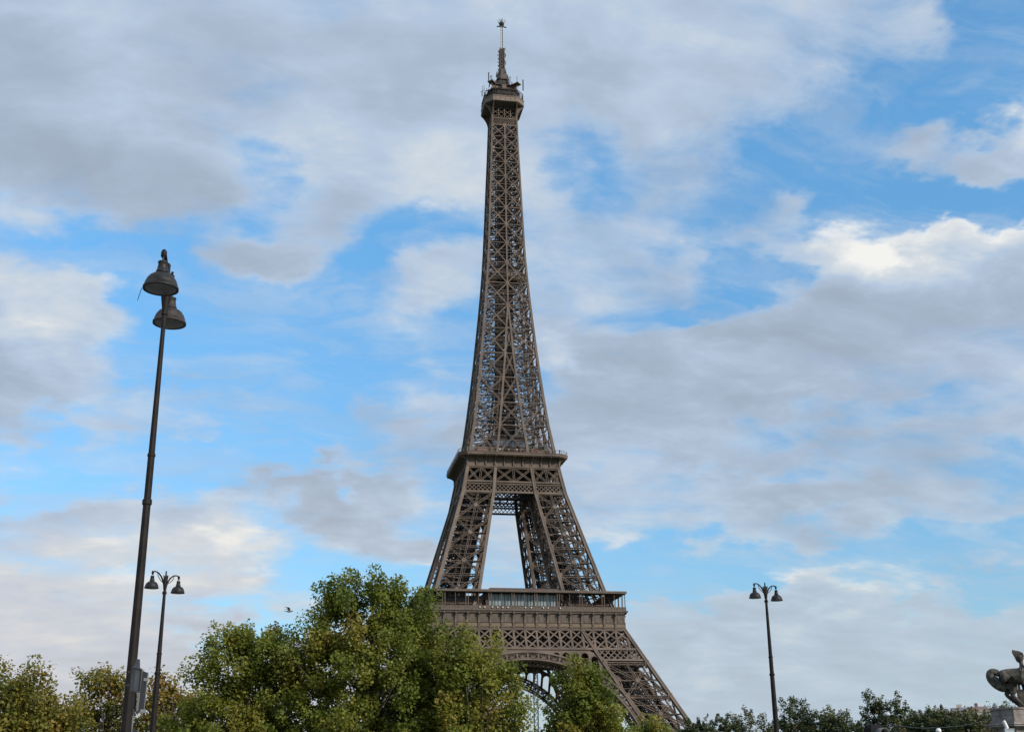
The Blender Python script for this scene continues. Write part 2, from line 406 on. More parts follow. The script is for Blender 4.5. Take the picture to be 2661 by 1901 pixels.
# ---- belt girder, spandrel and arch under the first floor (one per side)
SL = (WO[0]-WO[1])/39.7
def fp(x, z, out=0.0):   # a point on the sloping front face
    return np.array((x, -wo(z)-out, z))
NF = (0, -0.89, 0.45)
gd = MB()
PITCH1 = 4.04
zt, zb, zm = 50.3, 43.5, 46.9
gd.beam(fp(-wo(zt), zt), fp(wo(zt), zt), 0.7, 0.8, NF); gd.beam(fp(-wo(zb), zb), fp(wo(zb), zb), 0.85, 0.8, NF)
for k in range(-10, 11):
    x = k*PITCH1
    top = min(zt, float(np.interp(abs(x), [wo(zt), wo(zb)], [zt, zb])))
    if abs(x) < wo(zb)-0.6 and top-zb > 0.6: gd.beam(fp(x, zb), fp(x, top), 0.72, 0.5, NF)
    for (a, b) in ((zb, zm), (zm, zt)):
        if abs(x+PITCH1/2) < wo((a+b)/2)-1.4:
            gd.beam(fp(x, a), fp(x+PITCH1, b), 0.5, 0.35, NF); gd.beam(fp(x, b), fp(x+PITCH1, a), 0.5, 0.33, NF)
for s in (-1, 1):        # fine lattice across each leg beneath the girder
    z0, z1 = 39.7, 43.1
    gd.beam(fp(s*wi(z0), z0), fp(s*wo(z0), z0), 0.75, 0.7, NF)
    xa, xb = wi(z1)-0.6, wo(z1)+0.8
    n = 8; dx = (xb-xa)/n
    for i in range(-3, n+2):
        for d in (1, -1):
            p, q = xa+i*dx, xa+(i+1.7)*dx
            P, Q = ((p, z0), (q, z1)) if d > 0 else ((q, z0), (p, z1))
            cl = []
            for t in np.linspace(0, 1, 13):
                x = P[0]+(Q[0]-P[0])*t; z = P[1]+(Q[1]-P[1])*t
                if wi(z)+0.3 < x < wo(z)-0.3: cl.append((x, z))
            if len(cl) > 2: gd.beam(fp(s*cl[0][0], cl[0][1]), fp(s*cl[-1][0], cl[-1][1]), 0.36, 0.26+0.02*d, NF)
    # second, plainer rib under it
    gd.lattice(fp(s*wi(38.6), 38.6, -0.6), fp(s*wo(38.6), 38.6, -0.6), 1.0, 0.4, NF, 0.22)
gdo = gd.build('girder', IRON, tower); ringcopies(gdo)
gb = MB()    # floor beams behind the girder, a deep grillage; shade put into the dark colour
for z in (44.2, 49.6):
    for y in (-33.5, -29, -24.5, -20.0):
        gb.lattice((-wo(z)+5, y, z), (wo(z)-5, y, z), 1.0, 0.8, (0, -1, 0), 0.3)
for x in np.arange(-28, 29, 4.04):
    gb.beam((x, -36, 49.6), (x, -15, 49.6), 0.5, 1.1); gb.lattice((x, -36, 46.6), (x, -15, 46.6), 3.0, 0.4, (1, 0, 0), 0.4)
for yy in (-22.0, -33.0):
    n = 18 if yy > -30 else 24; x1_ = 24.0 if yy > -30 else 34.0; dx = 2*x1_/n
    for i in range(n):
        for z0, z1 in ((43.6, 46.8), (46.8, 50.0)):
            gb.beam((-x1_+i*dx, yy, z0), (-x1_+(i+1)*dx, yy, z1), 0.5, 0.4); gb.beam((-x1_+(i+1)*dx, yy, z0), (-x1_+i*dx, yy, z1), 0.5, 0.38)
    for z in (43.4, 46.8, 50.2): gb.beam((-x1_, yy, z), (x1_, yy, z), 0.7, 0.6)
for x in np.arange(-32, 33, 4.04): gb.beam((x, -36, 43.6), (x, -14, 43.6), 0.5, 0.9)
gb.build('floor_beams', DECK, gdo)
for g in [o for o in tower.children if o.name.startswith('girder') and o is not gdo]:
    c = gdo.children[0].copy(); COL.objects.link(c); c.parent = g

# arch: drawn in the sloping plane, s measured down the slope from the girder
COSF = math.cos(math.atan(SL)); NFv = np.array((0, -math.cos(math.atan(SL)), math.sin(math.atan(SL))))
AP = 42.35                                         # height of the crown
def sp(x, s, out=0.0):
    z = AP-s*COSF; p = np.array((x, -wo(AP)-(AP-z)*SL, z)); return p+NFv*out
RO = 39.5; RI = 36.1
def arcp(r, th, out=0.0): return sp(r*math.sin(th), RO-r*math.cos(th), out)
ar = MB(); TH = R(72); NS = 60
for r, wd, dp in ((RO-0.28, 0.56, 1.2), (RI+0.3, 0.6, 1.3), (RI+1.1, 0.22, 0.7)):
    for i in range(-NS, NS):
        a, b = TH*i/NS, TH*(i+1)/NS
        r0, r1 = r-wd/2, r+wd/2
        ar.hexa([arcp(r0, a, -dp/2), arcp(r0, b, -dp/2), arcp(r1, b, -dp/2), arcp(r1, a, -dp/2), arcp(r0, a, dp/2), arcp(r0, b, dp/2), arcp(r1, b, dp/2), arcp(r1, a, dp/2)])
npan = 13; dth = TH/npan
for i in range(-npan, npan+1):
    a = i*dth
    ar.beam(arcp(RI+0.3, a), arcp(RO-0.3, a), 0.62, 0.7, NFv)
    if i < npan:
        c = a+dth/2
        for k in (-2, -1, 0, 1, 2):            # fan ornament in each panel
            ar.beam(arcp(RI+1.2, c+k*0.002), arcp(RO-1.05+0.12*(2-abs(k)), c+k*0.0165), 0.2, 0.3, NFv)
        pts = [arcp(RO-0.85+0.30*math.sin(t), c-math.cos(t)*0.034) for t in np.linspace(0, PI, 7)]
        for p, q in zip(pts[:-1], pts[1:]): ar.beam(p, q, 0.22, 0.3, NFv)
        for k in (-0.5, 0.5):
            pts = [arcp(RO-0.55+0.16*math.sin(t), c+k*0.034+0.013*math.cos(t)) for t in np.linspace(0, 2*PI, 7)]
            for p, q in zip(pts[:-1], pts[1:]): ar.beam(p, q, 0.1, 0.25, NFv)
# back flange of the arch, and ties to it
for i in range(-NS, NS):
    a, b = TH*i/NS, TH*(i+1)/NS
    for r in (RO-0.3, RI+0.3):
        ar.beam(arcp(r, a, -3.4), arcp(r, b, -3.4), 0.5, 0.6, NFv)
    if i % 3 == 0:
        ar.beam(arcp(RI+0.3, a, -0.4), arcp(RI+0.3, a, -3.4), 0.3); ar.beam(arcp(RO-0.3, a, -0.4), arcp(RO-0.3, a, -3.4), 0.3)
        ar.beam(arcp(RI+0.3, a, -3.4), arcp(RO-0.3, b, -3.4), 0.3, 0.3, NFv); ar.beam(arcp(RI+0.3, a, -0.5), arcp(RI+0.3, TH*(i+3)/NS, -3.3), 0.25)
aro = ar.build('arch', IRON, tower)
spd = MB()                                         # solid spandrel pierced by round-headed openings
def s_arc(x): return RO-math.sqrt(max(RO*RO-x*x, 0.0))
S_TOP = -0.85
for sg in (-1, 1):
    x = 8.4; hp = 3.30
    spd.prism([sp(sg*t, s_arc(t)) for t in np.linspace(0, 8.4, 12)]+[sp(sg*8.4, S_TOP), sp(0, S_TOP)], -NFv*0.5)
    for k in range(7):
        xa, xb = x, x+hp; xc = (xa+xb)/2; r = 1.22 if k > 0 else 1.1
        topc = max(0.15+r, {0: s_arc(xc)-0.35, 1: s_arc(xc)-1.35}.get(k, 0))      # centre of the round head
        topc = {0: 1.25, 1: 1.35, 2: 1.4, 3: 1.45, 4: 2.75, 5: 6.2, 6: 10.6}[k]
        hull_t = lambda t: S_TOP
        li = wi(AP)                                # inner chord line, sloping outward as it goes down
        def lim(t):                                # the chord cuts the plate: highest s allowed at x=t
            return S_TOP if t <= li else (t-li)/0.58
        bot = lambda t: s_arc(t)
        left = [sp(sg*xa, bot(xa)), sp(sg*xa, lim(xa)), sp(sg*xb, lim(xb)), sp(sg*xb, bot(xb))]
        hb_l, hb_r = xc-r, xc+r
        hole = [sp(sg*hb_r, bot(hb_r))]+[sp(sg*(xc+r*math.cos(t)), min(topc, bot(xc+r*math.cos(t))-0.02)-r*math.sin(t)*1.0) for t in np.linspace(0.05, PI-0.05, 11)]+[sp(sg*hb_l, bot(hb_l))]
        spd.prism(left+hole, -NFv*0.5)
        # raised rim round each opening
        rim = [sp(sg*(xc+(r+0.08)*math.cos(t)), topc-(r+0.08)*math.sin(t), 0.08) for t in np.linspace(0, PI, 11)]
        for p, q in zip(rim[:-1], rim[1:]): spd.beam(p, q, 0.2, 0.2, NFv)
        x += hp
spd.build('spandrel', IRON, aro)
ringcopies(aro)

# ---- first floor
g1 = MB()
def ring_sq(w, z): return [(-w, -w, z), (w, -w, z), (w, w, z), (-w, w, z)]
def sqring(mb, w_out, w_in, z0, z1):
    for k in range(4):
        c, s = round(math.cos(k*PI/2)), round(math.sin(k*PI/2))
        rot = lambda x, y, z: (x*c-y*s, x*s+y*c, z)
        mb.hexa([rot(-w_out, -w_out, z0), rot(w_out, -w_out, z0), rot(w_in, -w_in, z0), rot(-w_in, -w_in, z0),
                 rot(-w_out, -w_out, z1), rot(w_out, -w_out, z1), rot(w_in, -w_in, z1), rot(-w_in, -w_in, z1)])
sqring(g1, 36.55, 12.0, 56.55, 57.15)
g1.loft([ring_sq(w, z) for w, z in ((36.62, 56.35), (36.62, 56.8))], False)
g1o = g1.build('first_gallery', IRON_D, tower)
fr = MB()     # one side of the frieze
fr.hexa([(-35.9, -35.9, 50.75), (35.9, -35.9, 50.75), (35.2, -35.2, 50.75), (-35.2, -35.2, 50.75), (-35.95, -35.95, 56.35), (35.95, -35.95, 56.35), (35.2, -35.2, 56.35), (-35.2, -35.2, 56.35)])
fr.box((-36.05, -36.2, 50.5), (36.05, -35.75, 50.95)); fr.box((-36.1, -36.25, 52.75), (36.1, -35.8, 52.95))
fr.box((-36.5, -36.5, 55.95), (36.5, -35.7, 56.34)); fr.box((-36.9, -36.92, 56.62), (36.9, -36.5, 57.12))
for k in range(-18, 18):
    x = (k+0.5)*PITCH1/2
    fr.box((x-0.08, -36.02, 53.1), (x+0.08, -35.85, 55.9))
fro = fr.build('frieze', IRON_D, g1o)
np_ = MB()
for k in range(-9, 9):
    x0 = k*PITCH1+0.34; np_.box((x0, -36.08, 51.15), (x0+PITCH1-0.68, -35.86, 52.6))
np_.build('name_band', IRON, fro)
NAMES = "SEGUIN LALANDE TRESCA PONCELET BRESSE LAGRANGE BELANGER CUVIER LAPLACE DULONG CHASLES LAVOISIER AMPERE CHEVREUL FLACHAT NAVIER LEGENDRE CHAPTAL".split()
for o in [fro]:
    pass
cs = MB()     # a console: post with swelling foot, ball on top
cs.prism([(-0.24, -35.9, 51.0), (-0.24, -36.25, 51.0), (-0.24, -36.4, 52.2), (-0.24, -36.36, 53.6), (-0.24, -36.55, 54.9), (-0.24, -36.95, 56.0), (-0.24, -36.95, 56.3), (-0.24, -35.9, 56.3)], (0.48, 0, 0))
cs.box((-0.36, -36.45, 50.96), (0.36, -35.9, 51.5)); cs.box((-0.34, -36.5, 52.6), (0.34, -35.9, 53.0))
cs.lathe([(0.05, 0), (0.36, 0.12), (0.46, 0.42), (0.36, 0.72), (0.05, 0.86)], (0, -36.85, 55.3), 10)
csm = cs.mesh('console', IRON)
for k in range(-8, 9):
    o = bpy.data.objects.new('console', csm); COL.objects.link(o); o.parent = fro; o.location = (k*PITCH1, 0, 0)
ringcopies(fro)
for i, nm in enumerate(NAMES):
    cu = bpy.data.curves.new('name', 'FONT'); cu.body = nm; cu.size = 1.15; cu.extrude = 0.03; cu.align_x = 'CENTER'; cu.resolution_u = 2
    t = bpy.data.objects.new('name', cu); COL.objects.link(t); bpy.context.view_layer.update()
    me = bpy.data.meshes.new_from_object(t.evaluated_get(bpy.context.evaluated_depsgraph_get()))
    wdt = max(v.co.x for v in me.vertices)-min(v.co.x for v in me.vertices)
    bpy.data.objects.remove(t); me.materials.clear(); me.materials.append(GOLD)
    o = bpy.data.objects.new('engraved_name', me); COL.objects.link(o); o.parent = fro
    s = min(1.0, (PITCH1-1.0)/wdt); o.scale = (s, 1, 1); o.location = ((i-8.5)*PITCH1, -36.12, 51.5); o.rotation_euler = (PI/2, 0, 0)
bl = MB()
bl.box((-36.3, -36.35, 57.16), (36.3, -36.2, 58.25)); bl.box((-36.4, -36.42, 58.25), (36.4, -36.14, 58.42))
for k in range(-36, 37): bl.box((k*1.008-0.06, -36.42, 57.16), (k*1.008+0.06, -36.354, 58.24))
blo = bl.build('balustrade', IRON_D, g1o); ringcopies(blo)
pm = MB(); 
for dx in (-0.42, 0.42): pm.beam((dx, 0, 0), (dx, 0, 4.8), 0.24, 0.3)
pm.box((-0.55, -0.2, 4.4), (0.55, 0.2, 4.6)); pmm = pm.mesh('post', IRON)
ps = MB().beam((0, 0, 0), (0, 0, 4.8), 0.16, 0.2).mesh('slim_post', IRON)
post_root = []
for side in range(4):
    for k in range(-9, 10):
        x = k*PITCH1
        if k == -9 and side: continue
        o = bpy.data.objects.new('post' if k % 2 else 'slim_post', pmm if k % 2 else ps); COL.objects.link(o); o.parent = g1o
        if k == 9 or k == -9: x = math.copysign(35.75, k)
        c, s = round(math.cos(side*PI/2)), round(math.sin(side*PI/2))
        o.location = (x*c+35.9*s, x*s-35.9*c, 58.4); o.rotation_euler = (0, 0, side*PI/2)
rf = MB(); sqring(rf, 36.6, 30.9, 63.2, 63.55); sqring(rf, 36.75, 36.2, 63.1, 63.9)
for side in range(4):
    c, s = round(math.cos(side*PI/2)), round(math.sin(side*PI/2))
    for k in range(-8, 9):
        x = k*PITCH1; rf.beam((x*c+36.0*s, x*s-36.0*c, 62.95), (x*c+31*s, x*s-31*c, 62.95), 0.2, 0.4, (0, 0, 1))
rfo = rf.build('roof', IRON_D, g1o)
pvl = MB()      # front pavilion between the legs: glazed front and low roof
pvl.hexa([(-13.4, -34.2, 63.56), (13.8, -34.2, 63.56), (13.8, -16, 63.56), (-13.4, -16, 63.56), (-11.6, -32.2, 65.1), (12.6, -32.2, 65.1), (12.6, -18, 65.1), (-11.6, -18, 65.1)])
pvl.box((-13.2, -33.2, 57.2), (-12.3, -17, 63.1)); pvl.box((12.3, -33.2, 57.2), (13.2, -17, 63.1)); pvl.box((-12.3, -18, 57.2), (12.3, -17, 63.1))
pvlo = pvl.build('pavilion', ROOFD, g1o)
gl = MB(); gl.box((-12.2, -33.0, 57.9), (12.0, -32.8, 62.75)); gl.build('glass_front', GLASSP, pvlo)
mu = MB()
for i in range(22):
    x = -12.25+i*24.3/21; mu.box((x-0.07, -33.12, 57.6), (x+0.07, -33.03, 62.9))
for x in (-12.3, -4.1, 4.0, 12.1): mu.box((x-0.17, -33.26, 57.2), (x+0.17, -33.13, 63.1))
mu.box((-12.4, -33.3, 57.2), (12.3, -32.7, 57.88)); mu.box((-12.4, -33.3, 62.78), (12.3, -32.7, 63.15)); mu.build('mullion', DARKST, pvlo)
# three other sides: plainer pavilions, seen through the gallery
pv2 = MB()
pv2.box((-13, 20, 57.2), (13, 33, 63.1)); pv2.hexa([(-13.4, 19, 63.56), (13.8, 19, 63.56), (13.8, 34, 63.56), (-13.4, 34, 63.56), (-11.6, 21, 65.4), (12.6, 21, 65.4), (12.6, 32, 65.4), (-11.6, 32, 65.4)])
pv2.build('pavilion', ROOFD, g1o)
# kiosks and shop fronts in the corners of the gallery
KIM = mat('red_brown_panels', (0.16, 0.085, 0.06), 0.6, 0, 0.3, 0.8)
for (x0, x1, h) in ((-31, -18.5, 3.0), (-17.2, -14.4, 4.2), (15.2, 18.0, 3.8), (19.5, 25.5, 2.8), (27, 30.5, 2.5)):
    ki = MB(); ki.box((x0, -32.0, 57.2), (x1, -29.5, 57.2+h))
    for i in range(int((x1-x0)/1.3)): ki.box((x0+0.3+i*1.3, -32.08, 58.3), (x0+0.42+i*1.3, -32.0, 57.0+h))
    ki.build('kiosk', KIM, g1o)
DGL = mat('dark_shop_glass', (0.035, 0.034, 0.036), 0.35, 0, 0.4, 0.25)
for x0, x1 in ((-31.5, -14.2), (15.0, 22.5)):
    sg1 = MB(); sg1.box((x0, -30.9, 57.2), (x1, -30.6, 62.4)); sgo1 = sg1.build('shop_front', DGL, g1o)
    sg1 = MB()
    for i in range(int((x1-x0)/1.7)+1): sg1.box((x0+i*1.7, -31.0, 57.2), (x0+i*1.7+.12, -30.91, 62.4))
    sg1.box((x0, -31.02, 60.1), (x1, -30.93, 60.25)); sg1.build('mullion', IRON_D, sgo1)
lm = MB().lathe([(0.04, 0), (0.2, 0.05), (0.22, 0.25), (0.08, 0.34)], (0, 0, 0), 10).mesh('spotlight', mat('white_lens', (0.82, 0.80, 0.74), 0.3, 0, 0.05, 2))
for x in (-15.8, -14.1, -11.4, -9.6, -7.8, -6.0, 0.2, 2.2, 6.5, 8.2, 12.6):
    o = bpy.data.objects.new('spotlight', lm); COL.objects.link(o); o.parent = g1o; o.location = (x, -36.5, 57.75); o.rotation_euler = (PI/2, 0, 0)

# ---- second floor
def octr(w, c, z):
    a = w-c; return [(-a, -w, z), (a, -w, z), (w, -a, z), (w, a, z), (a, w, z), (-a, w, z), (-w, a, z), (-w, -a, z)]
g2 = MB()
g2.loft([octr(w, c, z) for w, c, z in ((17.6, .05, 112.5), (17.62, .06, 115.7), (17.75, .12, 116.0), (18.2, .5, 116.2), (19.2, 1.3, 116.3), (20.6, 2.6, 116.36))], False)
g2.loft([octr(20.7, 2.75, 116.35), octr(20.7, 2.75, 116.55)])
g2o = g2.build('second_gallery', IRON, tower)
c2 = MB(); c2.loft([octr(w, c, z) for w, c, z in ((20.75, 2.8, 116.56), (20.95, 2.9, 116.62), (20.95, 2.9, 117.35), (21.1, 2.95, 117.4), (21.1, 2.95, 117.62))])
c2.build('cornice', IRON_L if False else IRON, g2o)
c2b = MB(); c2b.loft([octr(w, c, z) for w, c, z in ((18.1, .1, 112.42), (18.1, .1, 112.8))]); c2b.build('string_course', IRON, g2o)
con = MB(); con.prism([(-0.22, -17.5, 112.85), (-0.22, -18.1, 112.85), (-0.22, -18.15, 114.9), (-0.22, -18.7, 115.5), (-0.22, -19.6, 115.9), (-0.22, -20.8, 116.22), (-0.22, -20.8, 116.33), (-0.22, -17.5, 116.3)], (0.44, 0, 0))
conm = con.mesh('console', IRON)
for side in range(4):
    for k in range(-5, 6):
        o = bpy.data.objects.new('console', conm); COL.objects.link(o); o.parent = g2o; o.rotation_euler = (0, 0, side*PI/2)
        x = k*3.52; c, s = round(math.cos(side*PI/2)), round(math.sin(side*PI/2)); o.location = (x*c, x*s, 0)
rl = MB()
for z, r in ((118.0, .05), (118.5, .05), (118.95, .1)):
    pts = octr(20.8, 2.85, z)
    for p, q in zip(pts, pts[1:]+pts[:1]): rl.beam(p, q, r*1.3, r*1.3, (0, 0, 1))
pts = octr(20.8, 2.85, 117.62)
for p, q in zip(pts, pts[1:]+pts[:1]):
    p, q = np.array(p), np.array(q); n = max(2, int(np.linalg.norm(q-p)/2.2))
    for i in range(n): a = p+(q-p)*i/n; rl.beam(a, a+np.array((0, 0, 1.4)), 0.12)
rl.build('railing', IRON_L, g2o)
# inner safety fence and upper terrace with pavilion
tr = MB(); tr.box((-13.2, -13.2, 121.4), (13.2, 13.2, 121.75))
for x in (-12.5, 12.5):
    for y in (-12.5, 12.5): tr.beam((x, y, 117.6), (x, y, 121.4), 0.5)
for k in range(-13, 14):
    for s in (-13.1, 13.1): tr.beam((k, s, 121.75), (k, s, 122.9), 0.07); tr.beam((s, k, 121.75), (s, k, 122.9), 0.07)
for s in (-13.1, 13.1): tr.beam((-13.1, s, 122.9), (13.1, s, 122.9), 0.1); tr.beam((s, -13.1, 122.9), (s, 13.1, 122.9), 0.1)
tr.build('upper_terrace', DARKST, g2o)
cab = MB(); cab.box((-7.2, -9.5, 117.6), (6.8, 9.0, 121.3)); cab.box((-7.4, -9.7, 121.8), (7.0, 9, 125.6)); cab.hexa([(-7.8, -10.2, 125.6), (7.4, -10.2, 125.6), (7.4, 9.4, 125.6), (-7.8, 9.4, 125.6), (-6.6, -8.8, 127.0), (6.2, -8.8, 127.0), (6.2, 8, 127.0), (-6.6, 8, 127.0)])
cabo = cab.build('lift_station', DARKST, g2o)
gw = MB(); gw.box((-6.6, -9.78, 122.6), (6.2, -9.72, 125.0)); gw.build('window', mat('dark_blue_glass', (0.10, 0.12, 0.15), 0.15, 0, 0.1, 0.4, spec=0.7), cabo)
gm = MB()
for i in range(13): x = -6.7+i*1.08; gm.box((x-.06, -9.86, 122.4), (x+.06, -9.79, 125.2))
gm.build('mullion', IRON, cabo)
KKM = mat('red_brown_kiosk', (0.17, 0.10, 0.075), 0.6, 0, 0.25, 0.8)
kk = MB(); kk.box((-13.6, -15.2, 117.6), (-7.4, -12.8, 120.4)); kk.box((-13.9, -15.5, 120.4), (-7.2, -12.6, 120.7)); kk.build('kiosk', KKM, g2o)
kk = MB(); kk.box((8, -15, 117.6), (13.2, -12.8, 119.9)); kk.box((7.8, -15.2, 119.9), (13.4, -12.6, 120.15)); kk.build('kiosk', KKM, g2o)
# girder below the second floor, one per side
g2g = MB()
za, zb_, zc_ = 112.2, 106.5, 102.5
N2 = (0, -0.96, 0.28)
for z, w in ((112.2, .7), (106.6, .6), (105.7, .35), (102.5, .75)): g2g.beam(fp(-wo(z), z), fp(wo(z), z), w, 0.6, N2)
def bx(z, t):   # bay lines: outer, middle, inner, centre ...
    o, i = wo(z), wi(z); return {0: -o, 1: -(o+i)/2, 2: -i, 3: 0, 4: i, 5: (o+i)/2, 6: o}[t]
for t in range(7):
    if t in (1, 3, 5): g2g.lattice(fp(bx(zb_, t), zb_), fp(bx(za, t), za), 0.8, 0.4, N2)
    if t < 6:
        g2g.lattice(fp(bx(zb_, t), zb_), fp(bx(za, t+1), za), 0.75, 0.4, N2); g2g.lattice(fp(bx(zb_, t+1), zb_), fp(bx(za, t), za), 0.75, 0.36, N2)
def diamond(mb, z0, z1, xl, xr, n, y, w=0.3, nrm=N2):
    dx = (xr(z0)-xl(z0))/n
    for i in range(-2, n+2):
        for d in (1, -1):
            cl = []
            for t in np.linspace(0, 1, 15):
                x = xl(z0)+(i+2*t)*dx if d > 0 else xl(z0)+(i+2-2*t)*dx; z = z0+(z1-z0)*t
                if xl(z)-0.01 <= x <= xr(z)+0.01: cl.append((x, z))
            if len(cl) > 2: mb.beam((cl[0][0], y(cl[0][1]), cl[0][1]), (cl[-1][0], y(cl[-1][1]), cl[-1][1]), w, w*0.8+0.02*d, nrm)
yf = lambda z: -wo(z)
for xl, xr, n in ((lambda z: -wo(z), lambda z: -wi(z), 7), (lambda z: -wi(z), wi, 10), (wi, wo, 7)): diamond(g2g, 102.6, 105.6, xl, xr, n, yf, 0.22)
g2go = g2g.build('girder', IRON, tower)
g2i = MB()      # inner lattice wall of the second-floor girder and cross beams, coloured dark as shade
for z0, z1 in ((102.6, 105.2), (106.6, 109.4)):
    diamond(g2i, z0, z1, lambda z: -wi(z)-2, lambda z: wi(z)+2, 13, lambda z: -wi(z)-1.0, 0.34)
for z in (102.5, 105.9, 109.4): g2i.beam((-wo(z)+1, -wi(z)-1.0, z), (wo(z)-1, -wi(z)-1.0, z), 0.5, 0.5)
for x in np.arange(-15, 15.1, 3.0): g2i.beam((x, -17.5, 112), (x, -6, 112), 0.4, 1.0, (1, 0, 0)); g2i.beam((x, -18, 106.4), (x, -8, 106.4), 0.35, 0.5, (1, 0, 0))
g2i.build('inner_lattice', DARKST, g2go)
ringcopies(g2go)

# ---- upper shaft
SZ = [117.6, 130.0, 139.5, 150.2, 160.6, 171.5, 182.0, 191.9, 201.2, 210.3, 218.9, 226.8, 234.3, 241.6, 248.5, 255.0, 261.0, 266.5]
sh = MB(); sb = MB()
cw = lambda z: float(np.interp(z, [117, 182, 266], [1.05, 0.8, 0.62]))
SZ2 = SZ+[270.0, 276.5]
for z0, z1 in zip(SZ2[:-1], SZ2[1:]):
    n = (0, -1, 0.1); W = cw(z0)
    sh.beam((wo(z0), -wo(z0), z0), (wo(z1), -wo(z1), z1), W, W, n)
    if z0 < 181.9:
        for s in (-1, 1): sh.beam((s*wi(z0), -wo(z0), z0), (s*wi(z1), -wo(z1), z1), W*0.85, W*0.8, n)
        sh.beam((wi(z0), -wi(z0), z0), (wi(z1), -wi(z1), z1), W*0.7, W*0.7, n)
    elif z0 < 266: sh.beam((0, -wo(z0), z0), (0, -wo(z1), z1), 0.62, 0.6, n)
for z in SZ[1:]: sh.beam((-wo(z)+0.2, -wo(z), z+0.05), (wo(z), -wo(z), z+0.05), 0.3, 0.3)
sho = sh.build('upper_shaft', IRON, tower)
for z0, z1 in zip(SZ[:-1], SZ[1:]):
    n = (0, -1, 0.1); w = float(np.interp(z0, [117, 182, 266], [0.62, 0.55, 0.46])); y0, y1 = -wo(z0), -wo(z1)
    o0, o1, i0, i1 = wo(z0), wo(z1), wi(z0), wi(z1)
    ed0 = [-o0, -i0, i0, o0] if z0 < 171 else [-o0, 0, o0]
    ed1 = [-o1, -i1, i1, o1] if z0 < 171 else [-o1, 0, o1]
    for j in range(len(ed0)-1):
        a0, a1, b0, b1 = (np.array((ed0[j], y0, z0)), np.array((ed1[j], y1, z1)), np.array((ed0[j+1], y0, z0)), np.array((ed1[j+1], y1, z1)))
        if z0 < 182 and len(ed0) == 4 and j == 1 and i0+i1 < 3.2:
            sb.beam(a0, b1, .3, .3, n); sb.beam(b0, a1, .3, .28, n); continue
        if z0 < 160: sb.lattice(a0, b1, w, 0.35, n, 0.17); sb.lattice(b0, a1, w, 0.32, n, 0.17)
        else: sb.beam(a0, b1, w*0.8, 0.4, n); sb.beam(b0, a1, w*0.8, 0.36, n)
        if z0 < 182:           # sub-braces
            c = (a0+a1+b0+b1)/4
            sb.beam((a0+a1)/2, c, 0.16, 0.16, n); sb.beam((b0+b1)/2, c, 0.16, 0.16, n)
        else:
            c = (a0+a1+b0+b1)/4; sb.beam((a0+a1)/2, (b0+b1)/2, 0.22, 0.2, n)
    sb.beam((-o1, y1, z1), (o1, y1, z1), w*0.55, 0.4, n)
    for x in (ed1[1:-1]):      # gusset plates
        g = 1.25 if z0 >= 171 else 1.05
        sb.prism([(x+g*0.62*math.cos(t), y1-0.34, z1+g*0.75*math.sin(t)) for t in np.linspace(PI/8, 2*PI+PI/8, 9)[:-1]], (0, 0.5, 0))
    for s in (-1, 1): sb.beam((s*(o1-0.35), y1-0.05, z1-0.9), (s*(o1-0.35), y1-0.05, z1+0.9), 0.9, 0.4, n)
    # horizontal diaphragm and struts to the core
    sb.beam((-o1, y1, z1), (o1, -y1, z1), 0.3, 0.3, (0, 0, 1)); sb.beam((0, y1, z1), (o1, 0, z1), 0.28, 0.3, (0, 0, 1)); sb.beam((0, y1, z1), (-o1, 0, z1), 0.28, 0.3, (0, 0, 1))
    if z0 < 196:      # fine secondary web of the lower panels, and light struts inside
        for t in (0.17, 0.5, 0.83):
            zz = z0+(z1-z0)*t; oo = wo(zz); ii = wi(zz)
            for sgn in (-1, 1):
                sb.beam((sgn*oo, -oo, zz), (sgn*max(ii, 0.4), -oo+0.02, zz+0.9), 0.11, 0.11, n)
                sb.beam((sgn*(oo-1.2), -oo+1.0, zz), (sgn*3.2, -2.3, zz+0.5), 0.13, 0.13, (0, 0, 1))
                sb.beam((sgn*(oo+ii)/2, -oo+0.3, zz-0.6), (sgn*(oo-0.8), -oo+2.6, zz+0.8), 0.12, 0.12, (0, 0, 1))
            sb.beam((-oo+0.6, -oo+1.3, zz+0.5), (oo-0.6, -oo+1.3, zz+0.5), 0.12, 0.12, (0, 0, 1))
            sb.beam((-oo+1.6, -oo*0.55, zz-0.5), (oo-1.6, -oo*0.55, zz-0.5), 0.13, 0.13, (0, 0, 1))
    for t in (0.33, 0.66):
        zz = z0+(z1-z0)*t; oo = wo(zz)
        sb.beam((-oo, -oo, zz), (oo, -oo, zz), 0.14, 0.14, n); sb.beam((-2.5, -oo, zz), (-oo, -2.5, zz), 0.16, 0.16, (0, 0, 1)); sb.beam((2.5, -oo, zz), (1.6, -1.6, zz), 0.16, 0.16, (0, 0, 1))
